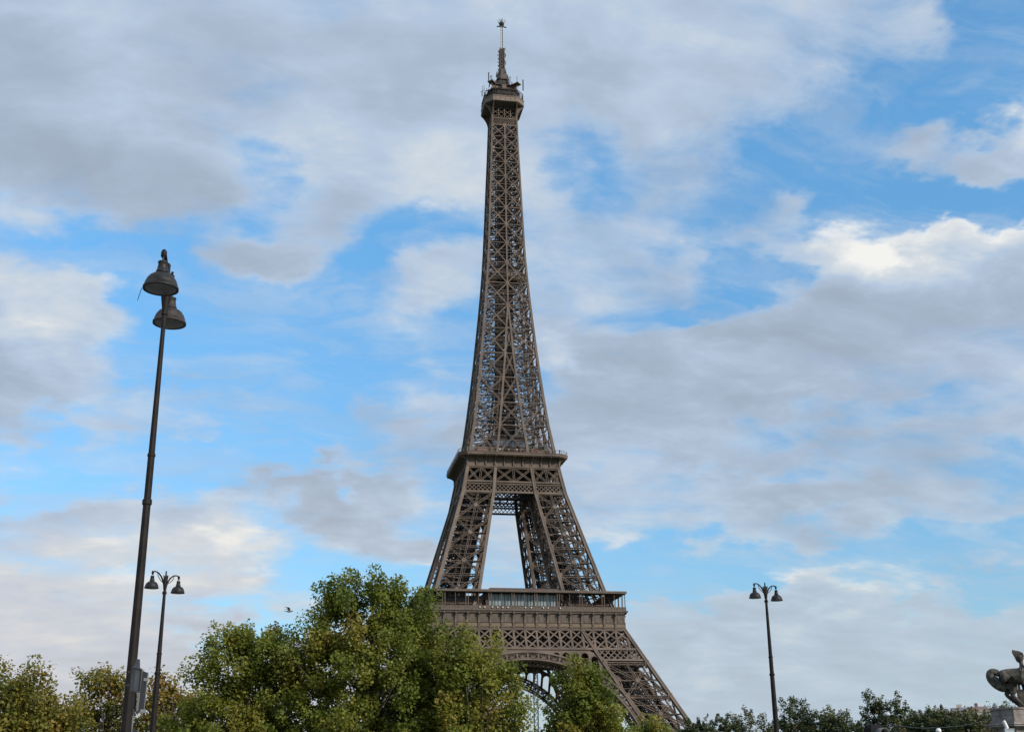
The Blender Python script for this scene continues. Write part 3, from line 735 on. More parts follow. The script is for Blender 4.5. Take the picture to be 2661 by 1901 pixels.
# dense lattice band and open posts below the summit gallery
diamond(sb, 266.9, 269.7, lambda z: -wo(z), wo, 10, yf, 0.2, (0, -1, 0))
for z in (266.6, 269.9): sb.beam((-wo(z), -wo(z), z), (wo(z), -wo(z), z), 0.5, 0.5)
for x in (-2.6, 0, 2.6): sb.beam((x, -5.25, 270), (x, -5.15, 276.5), 0.32, 0.4)
for xa in (-5.2, -2.6, 0, 2.6):
    for k in range(3):
        z = 270+k*2.1; sb.beam((xa, -5.1, z), (xa+2.6, -5.1, z+2.1), 0.2, 0.2); sb.beam((xa+2.6, -5.1, z), (xa, -5.1, z+2.1), 0.2, 0.18)
sbo = sb.build('bracing', IRON, sho)
ringcopies(sho)
core = MB()     # lift guides, cabin rails and stairs inside the shaft; dark colour paints in shade
for x in (-3.0, -0.9, 0.9, 3.0):
    for y in (-1.9, 1.9):
        core.beam((x, y, 117), (x*float(1.0), y, 197), 0.55, 0.55); core.beam((x*0.8, y*0.9, 197), (x*0.72, y*0.8, 276), 0.42, 0.42)
z = 118.0; k = 0
while z < 275:
    f = 1.0 if z < 197 else 0.75
    for y in (-1.9*f, 1.9*f):
        core.beam((-3*f, y, z), (-0.9*f, y, z+2.6), 0.22); core.beam((-0.9*f, y, z), (-3*f, y, z+2.6), 0.22)
        core.beam((3*f, y, z), (0.9*f, y, z+2.6), 0.22); core.beam((0.9*f, y, z), (3*f, y, z+2.6), 0.22); core.beam((-3*f, y, z), (3*f, y, z), 0.3)
    s = 1 if k % 2 else -1; k += 1
    if z < 180:
        for yy in (-2.9, 2.9):
            core.beam((-s*1.6, yy, z), (s*1.6, yy, z+2.6), 0.8, 0.2, (0, 0, 1)); core.beam((-s*1.6, yy, z+1), (s*1.6, yy, z+3.6), 0.1)
        q = wo(z)-1.4
        for sx in (-1, 1):
            for sy in (-1, 1):
                core.beam((sx*2.6, sy*2.0, z), (sx*q, sy*q, z+1.2*s), 0.14); core.beam((sx*3, sy*2.0, z+1.3), (sx*q, sy*(wi(z)+.3), z+1.3), 0.12); core.beam((sx*1.2, sy*2.0, z+1.3), (sx*(wi(z)+.4), sy*q, z+0.4), 0.12)
                core.beam((sx*q, sy*(q-0.1), z), (sx*(q-1.8), sy*(q-1.2), z+2.6), 0.1); core.beam((sx*(q-2.2), sy*q, z+1), (sx*q, sy*(q-2), z+2.0), 0.1)
    elif z < 262:
        q = wo(z)-0.9
        for sx in (-1, 1):
            for sy in (-1, 1): core.beam((sx*2.0, sy*1.5, z), (sx*q, sy*q, z+1.4*s), 0.16); core.beam((sx*0.6, sy*1.5, z+1), (sx*q*0.5, sy*q, z+0.3), 0.13)
    z += 2.6
for z in np.arange(118.5, 275, 1.0):
    f = float(np.interp(z, [118, 197, 276], [3.3, 2.9, 2.6]))
    for y in (-2.0, 2.0): core.beam((-f, y, z), (f, y, z+(0.8 if int(z) % 2 else -0.2)), 0.22)
    if z > 197:  # dense bars added to darken the inside of the upper shaft
        q = wo(z)-0.7; core.beam((-q, 0.2, z), (q, 0.2, z+0.5), 0.26); core.beam((0.2, -q+1.5, z), (0.2, q, z+0.5), 0.26)
        if int(z) % 3 == 0: core.beam((-q, q-0.6, z), (q, q-0.6, z+1.6), 0.3); core.beam((-q+.3, -q*0.5, z), (-q+.3, q, z+2), 0.3); core.beam((q-.3, -q*0.5, z+2), (q-.3, q, z), 0.3)
for x in (-3.6, 3.6, -1.9, 1.9):
    for y in (-2.1, 2.1): core.beam((x, y, 118), (x*0.75, y*0.9, 275), 0.4)
core.box((-2.7, -1.6, 128), (-1.2, 1.6, 131)); core.box((1.2, -1.6, 231), (2.3, 1.3, 234))
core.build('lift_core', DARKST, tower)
ip = MB()       # intermediate platform, set cornerwise in the shaft
def dia(h, z): return [(0, -h, z), (h, 0, z), (0, h, z), (-h, 0, z)]
ip.loft([dia(8.0, 195.9), dia(8.0, 197.6)]); ip.loft([dia(8.2, 195.6), dia(8.2, 195.9)]); ip.loft([dia(8.2, 197.6), dia(8.2, 197.85)])
for z in (198.4, 198.9):
    r = dia(7.9, z)
    for p, q in zip(r, r[1:]+r[:1]): ip.beam(p, q, 0.08)
ip.build('intermediate_platform', mat('platform_iron', (0.15, 0.115, 0.095), 0.65, 0, 0.2, 0.5), tower)

# ---- summit gallery
sg_ = MB()
sg_.loft([octr(w, c, z) for w, c, z in ((5.2, .1, 275.6), (7.8, 2.4, 276.3), (8.5, 3.1, 276.7))])
sgo = sg_.build('summit_gallery', DECK, tower)
cc = MB(); cc.loft([octr(w, c, z) for w, c, z in ((8.55, 3.15, 276.72), (8.65, 3.2, 276.8), (8.65, 3.2, 277.2), (8.55, 3.15, 277.25), (8.55, 3.15, 279.0), (8.7, 3.2, 279.05), (8.7, 3.2, 279.4))])
cco = cc.build('cornice', IRON_L, sgo)
cd = MB()
for k in range(-2, 3): cd.box((k*2.2-0.06, -8.62, 277.3), (k*2.2+0.06, -8.54, 279.0))
cdo = cd.build('panel_rib', IRON, cco); ringcopies(cdo)
cv = MB()       # curved corner consoles that flare out under the gallery
def cons(xf):
    for t0, t1 in zip(np.linspace(0, 1, 9)[:-1], np.linspace(0, 1, 9)[1:]):
        f = lambda t: (5.25+3.2*t**2.6, 268.6+8.0*t)
        (r0, z0), (r1, z1) = f(t0), f(t1)
        cv.beam((xf, -r0-0.1, z0), (xf, -r1-0.1, z1), 0.3, 0.5, (1, 0, 0))
        # web plate
    cv.prism([(xf-0.06, -5.2, 276.4)]+[(xf-0.06, -(5.25+3.2*t**2.6), 268.6+8.0*t) for t in np.linspace(0.05, 0.99, 9)], (0.12, 0, 0))
for x in (-5.1, 5.1): cons(x)
cvo = cv.build('console', IRON, sgo); ringcopies(cvo)
cg = MB()       # caged walkway above the cornice
for z in (279.5, 280.6, 281.6, 282.7):
    r = octr(8.3, 3.1, z)
    for p, q in zip(r, r[1:]+r[:1]): cg.beam(p, q, 0.12 if z < 282 else 0.22)
r = octr(8.3, 3.1, 279.4)
for p, q in zip(r, r[1:]+r[:1]):
    p, q = np.array(p), np.array(q); n = int(np.linalg.norm(q-p)/0.75)
    for i in range(n): a = p+(q-p)*i/n; cg.beam(a, a+np.array((0, 0, 3.3)), 0.12)
cg.build('cage', DARKST, sgo)
cb = MB()
cb.loft([octr(w, c, z) for w, c, z in ((6.3, 2.4, 279.4), (6.3, 2.4, 283.6))]); cb.loft([octr(w, c, z) for w, c, z in ((6.9, 2.6, 283.6), (6.9, 2.6, 284.0))])
cb.loft([octr(w, c, z) for w, c, z in ((4.4, 1.7, 284.0), (4.2, 1.6, 287.0))]); cb.loft([octr(w, c, z) for w, c, z in ((4.9, 1.9, 287.0), (4.9, 1.9, 287.4))])
cb.loft([octr(w, c, z) for w, c, z in ((3.4, 1.3, 287.4), (3.2, 1.2, 289.6), (2.6, 1.0, 290.8), (1.7, .7, 291.6))])
cb.build('cabin', DARKST, sgo)
ca = MB()
for k in range(4):
    c, s = math.cos(k*PI/2+PI/4), math.sin(k*PI/2+PI/4)
    pts = [np.array((c*r, s*r, z)) for r, z in ((8.2, 284), (7.0, 285.4), (5.4, 287.3), (3.6, 288.4))]
    for p, q in zip(pts[:-1], pts[1:]): ca.beam(p, q, 0.6, 0.6)
    # flat brackets that carry the dishes
    ca.beam((c*5, s*5, 287.2), (c*9.2, s*9.2, 287.4), 2.6, 0.4, (0, 0, 1)); ca.beam((c*6.4, s*6.4, 284), (c*8.2, s*8.2, 287.2), 0.5)
for k in range(8):
    a = k*PI/4; ca.box((4.9*math.cos(a)-0.9, 4.9*math.sin(a)-0.9, 284.4), (4.9*math.cos(a)+0.9, 4.9*math.sin(a)+0.9, 286.6))
ca.build('arched_ribs', IRON, sgo)
an = MB(); rnd = random.Random(5)
for i in range(70):
    a = rnd.random()*2*PI; r = rnd.uniform(4.5, 9.4); z0 = 287.3 if r < 6.6 else rnd.choice((279.4, 282.7, 287.4)); h = rnd.uniform(0.7, 3.4)
    x, y = r*math.cos(a), r*math.sin(a); an.beam((x, y, z0), (x, y, z0+h), rnd.choice((0.12, 0.18, 0.3)))
    if i % 3 == 0: an.beam((x-0.5, y, z0+h*0.7), (x+0.5, y, z0+h*0.9), 0.12)
for x, y, z0, z1 in ((-6.9, -5.8, 287.4, 291.9), (8.3, -5.6, 284.5, 289.9), (-5.2, 6.5, 287, 291), (6, 6, 287, 290.5)): an.beam((x, y, z0), (x, y, z1), 0.42, 0.42)
for i in range(46):
    a = rnd.random()*2*PI; z0 = rnd.uniform(288, 296); r = float(np.interp(z0, [288, 296], [4.3, 2.0])); x, y = r*math.cos(a), r*math.sin(a)
    an.beam((x, y, z0), (x, y, z0+rnd.uniform(.6, 1.6)), 0.3, 0.16); an.beam((x, y, z0), (x*0.4, y*0.4, z0), 0.12)
an.build('aerial', DARKST, sgo)
# ---- mast
mt = MB()
mt.loft([octr(w, w*0.4, z) for w, z in ((2.7, 291.5), (2.2, 294.0), (1.5, 297.4))])
for sx in (-1, 1):
    for sy in (-1, 1): mt.beam((sx*1.0, sy*1.0, 297), (sx*0.95, sy*0.95, 308.4), 0.3)
for k in range(9):
    z = 297.2+k*1.25
    for s in (-1, 1):
        mt.beam((-1, s, z), (1, s, z+1.25), 0.16); mt.beam((s, -1, z), (s, 1, z+1.25), 0.16)
    mt.box((-0.85, -0.85, z+0.1), (0.85, 0.85, z+1.0))
    for q in range(4):
        a = q*PI/2+k*0.5; c, s = math.cos(a), math.sin(a); mt.beam((c, s, z+.4), (c*1.75, s*1.75, z+.6), 0.14); mt.beam((c*1.7, s*1.7, z), (c*1.75, s*1.75, z+1.0), 0.22)
mto = mt.build('mast', mat('dark_brown_mast', (0.075, 0.060, 0.052), 0.7, 0, 0.35, 1.5), tower)
tp = MB()
tp.box((-0.42, -0.36, 308.4), (0.42, 0.36, 321.0))
for z in np.arange(309, 321, 1.5): tp.box((-0.5, -0.45, z), (0.5, 0.45, z+0.12))
tpo = tp.build('antenna_column', mat('pale_antenna', (0.50, 0.49, 0.46), 0.5, 0, 0.1, 1), mto)
tb = MB(); tb.box((0.12, -0.5, 308.4), (0.36, -0.46, 321)); tb.lathe([(0.3, 320.4), (1.1, 320.9), (1.2, 321.6), (0.9, 322.2)], (0, 0, 0), 10)
for k in range(8):
    a = k*PI/4; c, s_ = math.cos(a), math.sin(a); tb.beam((c*0.9, s_*0.9, 321.8), (c*1.9, s_*1.9, 323.2), 0.13)
    if k % 2 == 0: tb.beam((c*0.4, s_*0.4, 320.2), (c*2.2, s_*2.2, 319.9), 0.5, 0.3, (0, 0, 1)); tb.beam((c*0.4, s_*0.4, 322), (c*0.5, s_*0.5, 324.0), 0.12)
tb.build('aerial_cluster', DARKST, tpo)

# ------------------------------------------------------------------ hoist mast under the arch
hx, hy = at(1393, 1840, 430)[:2]
hm = empty('hoist_mast', (hx, hy, 0)); tag(hm, 'slender grey lattice mast standing on the ground beneath the tower arch, half hidden by leaves', 'mast')
HOIST = mat('dull_grey_steel', (0.13, 0.14, 0.15), 0.6, 0, 0.15, 1)
m_ = MB()
for sx in (-0.7, 0.7):
    for sy in (-0.7, 0.7): m_.beam((sx, sy, 0), (sx, sy, 38), 0.16)
for k in range(19):
    z = k*2.0
    for s in (-0.7, 0.7): m_.beam((-0.7, s, z), (0.7, s, z+2), 0.12); m_.beam((s, -0.7, z), (s, 0.7, z+2), 0.12); m_.beam((-0.7, s, z), (0.7, s, z), 0.12)
m_.build('lattice_column', HOIST, hm)
m_ = MB()
for x in (-2.6, -2.0): m_.beam((x, 0, 0), (x, 0, 37), 0.12)
for z in (5, 12, 19, 26, 33): m_.beam((-2.6, 0, z), (-0.7, 0, z), 0.1)
m_.build('cable', DARKST, hm)
m_ = MB(); m_.box((-0.9, -0.9, 9.5), (0.9, 0.9, 11.6)); m_.build('hoist_cage', HOIST, hm)

# ------------------------------------------------------------------ street lamps
LAMPM = mat('dark_brown_lamp_iron', (0.011, 0.008, 0.0075), 0.6, 0.0, 0.4, 6, spec=0.2)
LAMPD = mat('black_lamp_shade', (0.016, 0.0155, 0.015), 0.5, 0.0, 0.5, 7, spec=0.3)
LAMPW = mat('shade_streaked_white', (0.030, 0.024, 0.022), 0.55, 0.0, 0.4, 9, spec=0.3, col2=(0.05, 0.042, 0.04))
LENS = mat('grey_lamp_lens', (0.075, 0.076, 0.072), 0.3, 0, 0.2, 5, spec=0.6)
def lamp(name, head, arm_rz, label, PS=1.0, wear=False):
    """head: world point of the hub between the two shades; the lamp is built to that height"""
    h = head[2]
    root = empty(name, (head[0], head[1], 0.0)); tag(root, label, 'street lamp', 'two-armed street lamps along the quay')
    po = MB(); n = 12
    w = PS
    prof = [(0.20*w, 0.13), (0.20*w, 0.45), (0.15*w, 0.55), (0.14*w, 1.4), (0.125*w, 2.3), (0.14*w, 2.34), (0.14*w, 2.46), (0.095*w, 2.55), (0.072*w, h*0.62), (0.092*w, h*0.62+0.02), (0.092*w, h*0.62+0.09), (0.068*w, h*0.62+0.12),
            (0.066*w, h*0.70), (0.078*w, h*0.70+0.01), (0.078*w, h*0.70+0.05), (0.062*w, h*0.70+0.07), (0.042*w, h-0.55), (0.065*w, h-0.54), (0.065*w, h-0.46), (0.042*w, h-0.42)]
    po.lathe(prof, seg=12, smooth=False)
    po.build('pole', LAMPM, root)
    hub = MB(); hub.lathe([(0.044, -0.5), (0.055, -0.42), (0.085, -0.22), (0.10, -0.02), (0.085, 0.12), (0.055, 0.17), (0.036, 0.22), (0.05, 0.25), (0.034, 0.28), (0.03, 0.40), (0.036, 0.42), (0.012, 0.46)], (0, 0, h), 12)
    for k in range(4):
        a = k*PI/2+PI/4; hub.beam((0.08*math.cos(a), 0.08*math.sin(a), h+0.05), (0.12*math.cos(a), 0.12*math.sin(a), h+0.26), 0.04)
    hub.build('hub', LAMPM, root)
    S = 0.83
    for sgn in (-1, 1):
        c, s = math.cos(arm_rz)*sgn, math.sin(arm_rz)*sgn
        P = lambda r, z: (c*r, s*r, h+z)
        pts = [P(0.06, -0.18), P(0.15, 0.00), P(0.29, 0.18), P(0.46, 0.30), P(0.63, 0.345), P(0.75, 0.335), P(0.815, 0.29), P(0.83, 0.20)]
        a = MB(); a.tube(pts, [0.045, .04, .034, .030, .028, .028, .03, .034], 10)
        a.lathe([(0.03, 0.21), (0.05, 0.22), (0.05, 0.31), (0.03, 0.35)], P(0.83, 0.0)[:2]+(h,), 10)
        a.tube([P(0.18, -0.06), P(0.33, 0.02), P(0.48, 0.16), P(0.53, 0.31)], 0.016, 6)
        ao = a.build('arm', LAMPM, root)
        x, y, _ = P(0.83, 0)
        sh_ = MB()
        sh_.lathe([(0.03, 0.13), (0.085, 0.12), (0.09, 0.10), (0.075, 0.09), (0.088, 0.00), (0.100, -0.055), (0.108, -0.06), (0.108, -0.095), (0.08, -0.10), (0.10, -0.108), (0.155, -0.125), (0.21, -0.165), (0.25, -0.225), (0.277, -0.295), (0.287, -0.355), (0.303, -0.36), (0.303, -0.40), (0.277, -0.405), (0.262, -0.36)], (x, y, h), 28)
        sh_.tube([(x-c*0.05, y-s*0.05, h+0.09), (x-c*0.02, y-s*0.02, h+0.24)], 0.015, 6); sh_.tube([(x+c*0.05, y+s*0.05, h+0.09), (x+c*0.02, y+s*0.02, h+0.24)], 0.015, 6)
        so = sh_.build('shade', LAMPW if (wear and sgn > 0) else LAMPD, root)
        le = MB(); le.lathe([(0.266, -0.39), (0.22, -0.405), (0.11, -0.415), (0.01, -0.418)], (x, y, h), 24); le.build('lens', LENS, so)
        if wear and sgn < 0:
            wr = MB(); wr.tube([(x-0.32*math.cos(YAW), y, h-0.39), (x-0.37*math.cos(YAW), y, h-0.62)], 0.006, 5); wr.build('loose_wire', DARKST, so)
    return root
def lamp_from(px, py, D): return at(px, py, D)
# directions seen from the camera
hd = lamp_from(434, 745, 20.6)
va = math.atan2(hd[1]-CAM[1], hd[0]-CAM[0])
lamp('street_lamp', hd, va-R(7), 'nearest tall dark street lamp, its two bell shades one behind the other against the sky', 0.88, wear=True)
hd = lamp_from(430, 1510, 54); va = math.atan2(hd[1]-CAM[1], hd[0]-CAM[0])
lamp('street_lamp', hd, va-R(42), 'smaller dark street lamp with two shades, right behind the nearest lamp post', 1.5)
hd = lamp_from(1989, 1536, 62); va = math.atan2(hd[1]-CAM[1], hd[0]-CAM[0])
lamp('street_lamp', hd, va-R(40), 'dark two-armed street lamp standing alone to the right of the tower', 1.5)

# ------------------------------------------------------------------ trees
def leafmat(name, cols, trans=0.5):
    m = bpy.data.materials.new(name); m.use_nodes = True; nt = m.node_tree; L = nt.links.new
    b = nt.nodes['Principled BSDF']; b.inputs['Roughness'].default_value = 0.5; b.inputs['Specular IOR Level'].default_value = 0.35
    at_ = nt.nodes.new('ShaderNodeAttribute'); at_.attribute_name = 'tint'
    r = nt.nodes.new('ShaderNodeValToRGB'); L(at_.outputs['Fac'], r.inputs[0]); e = r.color_ramp
    e.elements[0].position = 0.0; e.elements[0].color = cols[0]+(1,); e.elements[1].position = 1.0; e.elements[1].color = cols[-1]+(1,)
    for i, c in enumerate(cols[1:-1]): k = e.elements.new((i+1)/(len(cols)-1)); k.color = c+(1,)
    L(r.outputs[0], b.inputs['Base Color'])
    t = nt.nodes.new('ShaderNodeBsdfTranslucent'); L(r.outputs[0], t.inputs[0])
    mx = nt.nodes.new('ShaderNodeMixShader'); mx.inputs[0].default_value = trans
    L(b.outputs[0], mx.inputs[1]); L(t.outputs[0], mx.inputs[2]); L(mx.outputs[0], nt.nodes['Material Output'].inputs[0])
    return m
BARK = mat('bark', (0.10, 0.085, 0.065), 0.9, 0, 0.35, 3, bump=0.4)
GREEN = [(0.070, 0.100, 0.018), (0.140, 0.178, 0.026), (0.205, 0.228, 0.036), (0.270, 0.258, 0.044), (0.27, 0.200, 0.048)]
GOLDN = [(0.090, 0.105, 0.018), (0.175, 0.178, 0.030), (0.255, 0.220, 0.040), (0.320, 0.225, 0.052), (0.27, 0.145, 0.045)]
DARKG = [(0.026, 0.042, 0.018), (0.048, 0.070, 0.024), (0.074, 0.096, 0.030), (0.112, 0.112, 0.038), (0.14, 0.100, 0.046)]
M_GREEN, M_GOLD, M_DARK = leafmat('green_plane_leaves', GREEN), leafmat('yellowing_plane_leaves', GOLDN), leafmat('dark_leaves', DARKG, 0.2)

def tree(name, label, lobes, base, nclus, nleaf, leaf, m, cr=1.0, group=None, hue=0.4, seed=1, tall=1.0):
    """lobes: (centre, radii) ellipsoids of the crown; clusters of leaves on twigs fill them, gaps stay between the clusters"""
    rs = np.random.RandomState(seed)
    root = empty(name, (base[0], base[1], 0)); tag(root, label, 'tree', group)
    b = np.array((base[0], base[1], 0.0))
    vol = np.array([r[0]*r[1]*r[2] for _, r in lobes])**0.75; vol /= vol.sum()
    cs = []; ds = []; rr = []
    for (c, r), v in zip(lobes, vol):
        c = np.array(c, float)-b; r = np.array(r, float); k = max(3, int(nclus*v))
        d = rs.normal(size=(k, 3)); d /= np.linalg.norm(d, axis=1)[:, None]
        rad = np.where(rs.rand(k) < 0.68, rs.uniform(0.72, 1.06, k), rs.uniform(0.15, 0.75, k))
        p = c+d*r*rad[:, None]
        cs.append(p); ds.append(d*np.array((1, 1, .7))+np.array((0, 0, 0.55))); rr.append(rad)
    cs = np.concatenate(cs); ds = np.concatenate(ds); ds /= np.linalg.norm(ds, axis=1)[:, None]
    keep = cs[:, 2] > 1.2; cs, ds = cs[keep], ds[keep]
    K = len(cs)
    size = rs.uniform(0.55, 1.25, K)*cr
    per = nleaf*size**2.2/np.sum(size**2.2); per = np.maximum(per.astype(int), 4)
    idx = np.repeat(np.arange(K), per); n = len(idx)
    u = rs.normal(size=(n, 3)); u /= np.linalg.norm(u, axis=1)[:, None]
    u *= (rs.rand(n, 1)**0.45)
    al = (u*ds[idx]).sum(1)[:, None]*ds[idx]
    pos = cs[idx]+(u+al*0.75*tall)*size[idx][:, None]
    pos[:, 2] -= 0.25*size[idx]*(np.linalg.norm(u, axis=1)**2)*0.5
    nor = rs.normal(size=(n, 3))*0.75+ds[idx]*0.6+np.array((0, 0, 0.55)); nor /= np.linalg.norm(nor, axis=1)[:, None]
    a = np.cross(nor, rs.normal(size=(n, 3))); a /= np.linalg.norm(a, axis=1)[:, None]; bb = np.cross(nor, a)
    s = leaf*rs.uniform(0.65, 1.35, (n, 1))
    V = np.stack([pos-a*s*0.5, pos+bb*s*0.48+nor*s*0.10+a*s*0.05, pos+a*s*0.55-nor*s*0.06, pos-bb*s*0.48+nor*s*0.10+a*s*0.05], 1).reshape(-1, 3)
    me = bpy.data.meshes.new('crown'); me.vertices.add(4*n); me.vertices.foreach_set('co', V.ravel().astype(np.float32))
    tri = (np.arange(n)[:, None]*4+np.array((0, 1, 2, 0, 2, 3))).ravel()
    me.loops.add(6*n); me.loops.foreach_set('vertex_index', tri.astype(np.int32))
    me.polygons.add(2*n); me.polygons.foreach_set('loop_start', (np.arange(2*n)*3).astype(np.int32)); me.polygons.foreach_set('loop_total', np.full(2*n, 3, np.int32))
    me.update(calc_edges=True)
    ct = rs.normal(0, 0.17, K)       # leaf colour: each spray has its own, each leaf a little of its own
    big = np.sin(cs[:, 0]*0.55+seed)*0.11+np.sin(cs[:, 2]*0.8+cs[:, 1]*0.4+2*seed)*0.11
    tv = np.clip(hue+ct[idx]+big[idx]+rs.normal(0, 0.09, n), 0, 1)
    at_ = me.attributes.new('tint', 'FLOAT', 'POINT'); at_.data.foreach_set('value', np.repeat(tv, 4).astype(np.float32))
    me.materials.append(m); o = bpy.data.objects.new('crown', me); COL.objects.link(o); o.parent = root
    # trunk, limbs and twigs
    tb_ = MB(); cen = cs.mean(0); top = cs[:, 2].max(); lowz = max(2.0, np.percentile(cs[:, 2], 12))
    tr_ = max(0.16, top*0.020)
    axis = [np.array((0, 0, 0.0)), np.array((cen[0]*0.1, cen[1]*0.1, lowz*0.6)), np.array((cen[0]*0.5, cen[1]*0.5, lowz+0.2*(top-lowz))), np.array((cen[0]*0.9, cen[1]*0.9, lowz+0.55*(top-lowz))), np.array((cen[0], cen[1], top*0.95))]
    tb_.tube(axis, [tr_*1.25, tr_, tr_*0.8, tr_*0.45, tr_*0.08], 10)
    order = rs.permutation(K)[:min(K, 110)]
    for i in order:
        q = cs[i]+ds[i]*size[i]*0.6
        h = rs.uniform(0.30, 0.75)*q[2] if q[2] > lowz*1.2 else lowz*0.8
        h = min(max(h, lowz*0.5), top*0.9); zs = [p[2] for p in axis]
        p0 = np.array((np.interp(h, zs, [p[0] for p in axis]), np.interp(h, zs, [p[1] for p in axis]), h))
        mid = p0*0.5+q*0.5+np.array((0, 0, -0.06*np.linalg.norm(q-p0)))+rs.normal(0, 0.25, 3)
        r0 = tr_*rs.uniform(0.12, 0.3)
        tb_.tube([p0, mid, q], [r0, r0*0.6, r0*0.12], 5)
    tb_.build('trunk', BARK, root)
    return root

def lobes_px(lst, D, fac=1.0):
    """crown lobes given by where their middle and half-size show in the photograph (2273 wide), at distance D"""
    out = []
    for (x, y, rx, ry) in lst:
        p = at(x*2661/2273, y*2661/2273, D); k = np.linalg.norm(p-CAM)/PF*2661/2273
        out.append((p, (rx*k, max(rx, ry)*k*0.95, ry*k)))
    return out
def px_tree(name, label, lst, D, bx_, nclus, nleaf, leaf, m, **kw):
    base = at(bx_*2661/2273, 1700*2661/2273, D); base = (base[0], base[1])
    # carry the crown on down below the frame edge to the trunk
    return tree(name, label, lobes_px(lst, D), base, nclus, nleaf, leaf, m, **kw)

G1 = 'plane trees along the quay'
px_tree('plane_tree', 'largest green plane tree, covering the left corner of the tower gallery',
        [(850, 1325, 75, 75), (780, 1335, 60, 62), (876, 1345, 46, 58), (940, 1430, 40, 52), (742, 1368, 44, 48), (770, 1312, 36, 38), (708, 1425, 36, 40), (770, 1410, 80, 80), (900, 1400, 75, 85), (830, 1480, 130, 100), (940, 1500, 70, 90), (700, 1480, 70, 80), (830, 1600, 150, 100), (950, 1600, 80, 90), (700, 1600, 90, 80), (800, 1740, 140, 70)],
        88, 800, 420, 80000, 0.195, M_GREEN, cr=0.80, group=G1, hue=0.40, seed=3)
px_tree('plane_tree', 'green plane tree just left of the largest tree, with a rounded top and sky gaps',
        [(510, 1465, 62, 66), (590, 1450, 58, 60), (648, 1450, 48, 46), (560, 1435, 50, 45), (500, 1560, 65, 70), (600, 1550, 80, 80), (440, 1600, 60, 60), (560, 1660, 130, 70), (520, 1740, 100, 50)],
        90, 540, 330, 52000, 0.195, M_GREEN, cr=0.78, group=G1, hue=0.38, seed=8)
px_tree('plane_tree', 'yellow-green plane tree in front of the left end of the tower arch',
        [(1030, 1470, 55, 60), (1090, 1480, 50, 55), (1000, 1540, 60, 60), (1070, 1560, 70, 70), (1130, 1580, 40, 50), (1010, 1640, 90, 60), (1100, 1680, 70, 60), (1020, 1740, 70, 50)],
        86, 1040, 260, 33000, 0.19, M_GREEN, cr=0.75, group=G1, hue=0.50, seed=14)
px_tree('plane_tree', 'dark green plane tree in front of the right end of the tower arch',
        [(1290, 1540, 48, 58), (1330, 1580, 45, 55), (1260, 1590, 45, 50), (1300, 1640, 75, 65), (1235, 1650, 40, 40), (1355, 1660, 40, 50), (1290, 1730, 70, 50)],
        92, 1295, 220, 33000, 0.19, M_GREEN, cr=0.72, group=G1, hue=0.36, seed=21)
px_tree('plane_tree', 'low yellow-green tree at the foot of the tower leg',
        [(1430, 1620, 45, 26), (1480, 1636, 40, 22), (1400, 1650, 50, 30), (1440, 1700, 60, 45)], 190, 1440, 90, 7000, 0.36, M_GREEN, cr=1.0, group=G1, hue=0.52, seed=25)
px_tree('plane_tree', 'yellowing tree at the left edge of the photo, its top ragged',
        [(30, 1530, 45, 50), (60, 1500, 26, 30), (80, 1580, 70, 50), (0, 1600, 60, 60), (130, 1600, 50, 40), (50, 1660, 100, 50)], 105, 50, 190, 18500, 0.235, M_GOLD, cr=0.85, group=G1, hue=0.42, seed=31)
px_tree('plane_tree', 'yellowing tree just left of the nearest lamp post, thin and full of sky gaps',
        [(225, 1540, 50, 45), (255, 1510, 30, 28), (190, 1580, 45, 35), (290, 1560, 35, 45), (240, 1620, 70, 45), (160, 1620, 50, 40), (310, 1630, 50, 40), (220, 1690, 90, 40)], 112, 225, 175, 14000, 0.24, M_GOLD, cr=0.82, group=G1, hue=0.44, seed=37)
px_tree('plane_tree', 'thin autumn tree behind the smaller lamp, brown leaves at its top',
        [(375, 1530, 40, 40), (420, 1560, 35, 35), (350, 1580, 40, 35), (400, 1620, 50, 40), (350, 1660, 60, 40)], 108, 380, 120, 8500, 0.235, M_GOLD, cr=0.8, group=G1, hue=0.5, seed=41)
G2 = 'dark trees on the far bank'
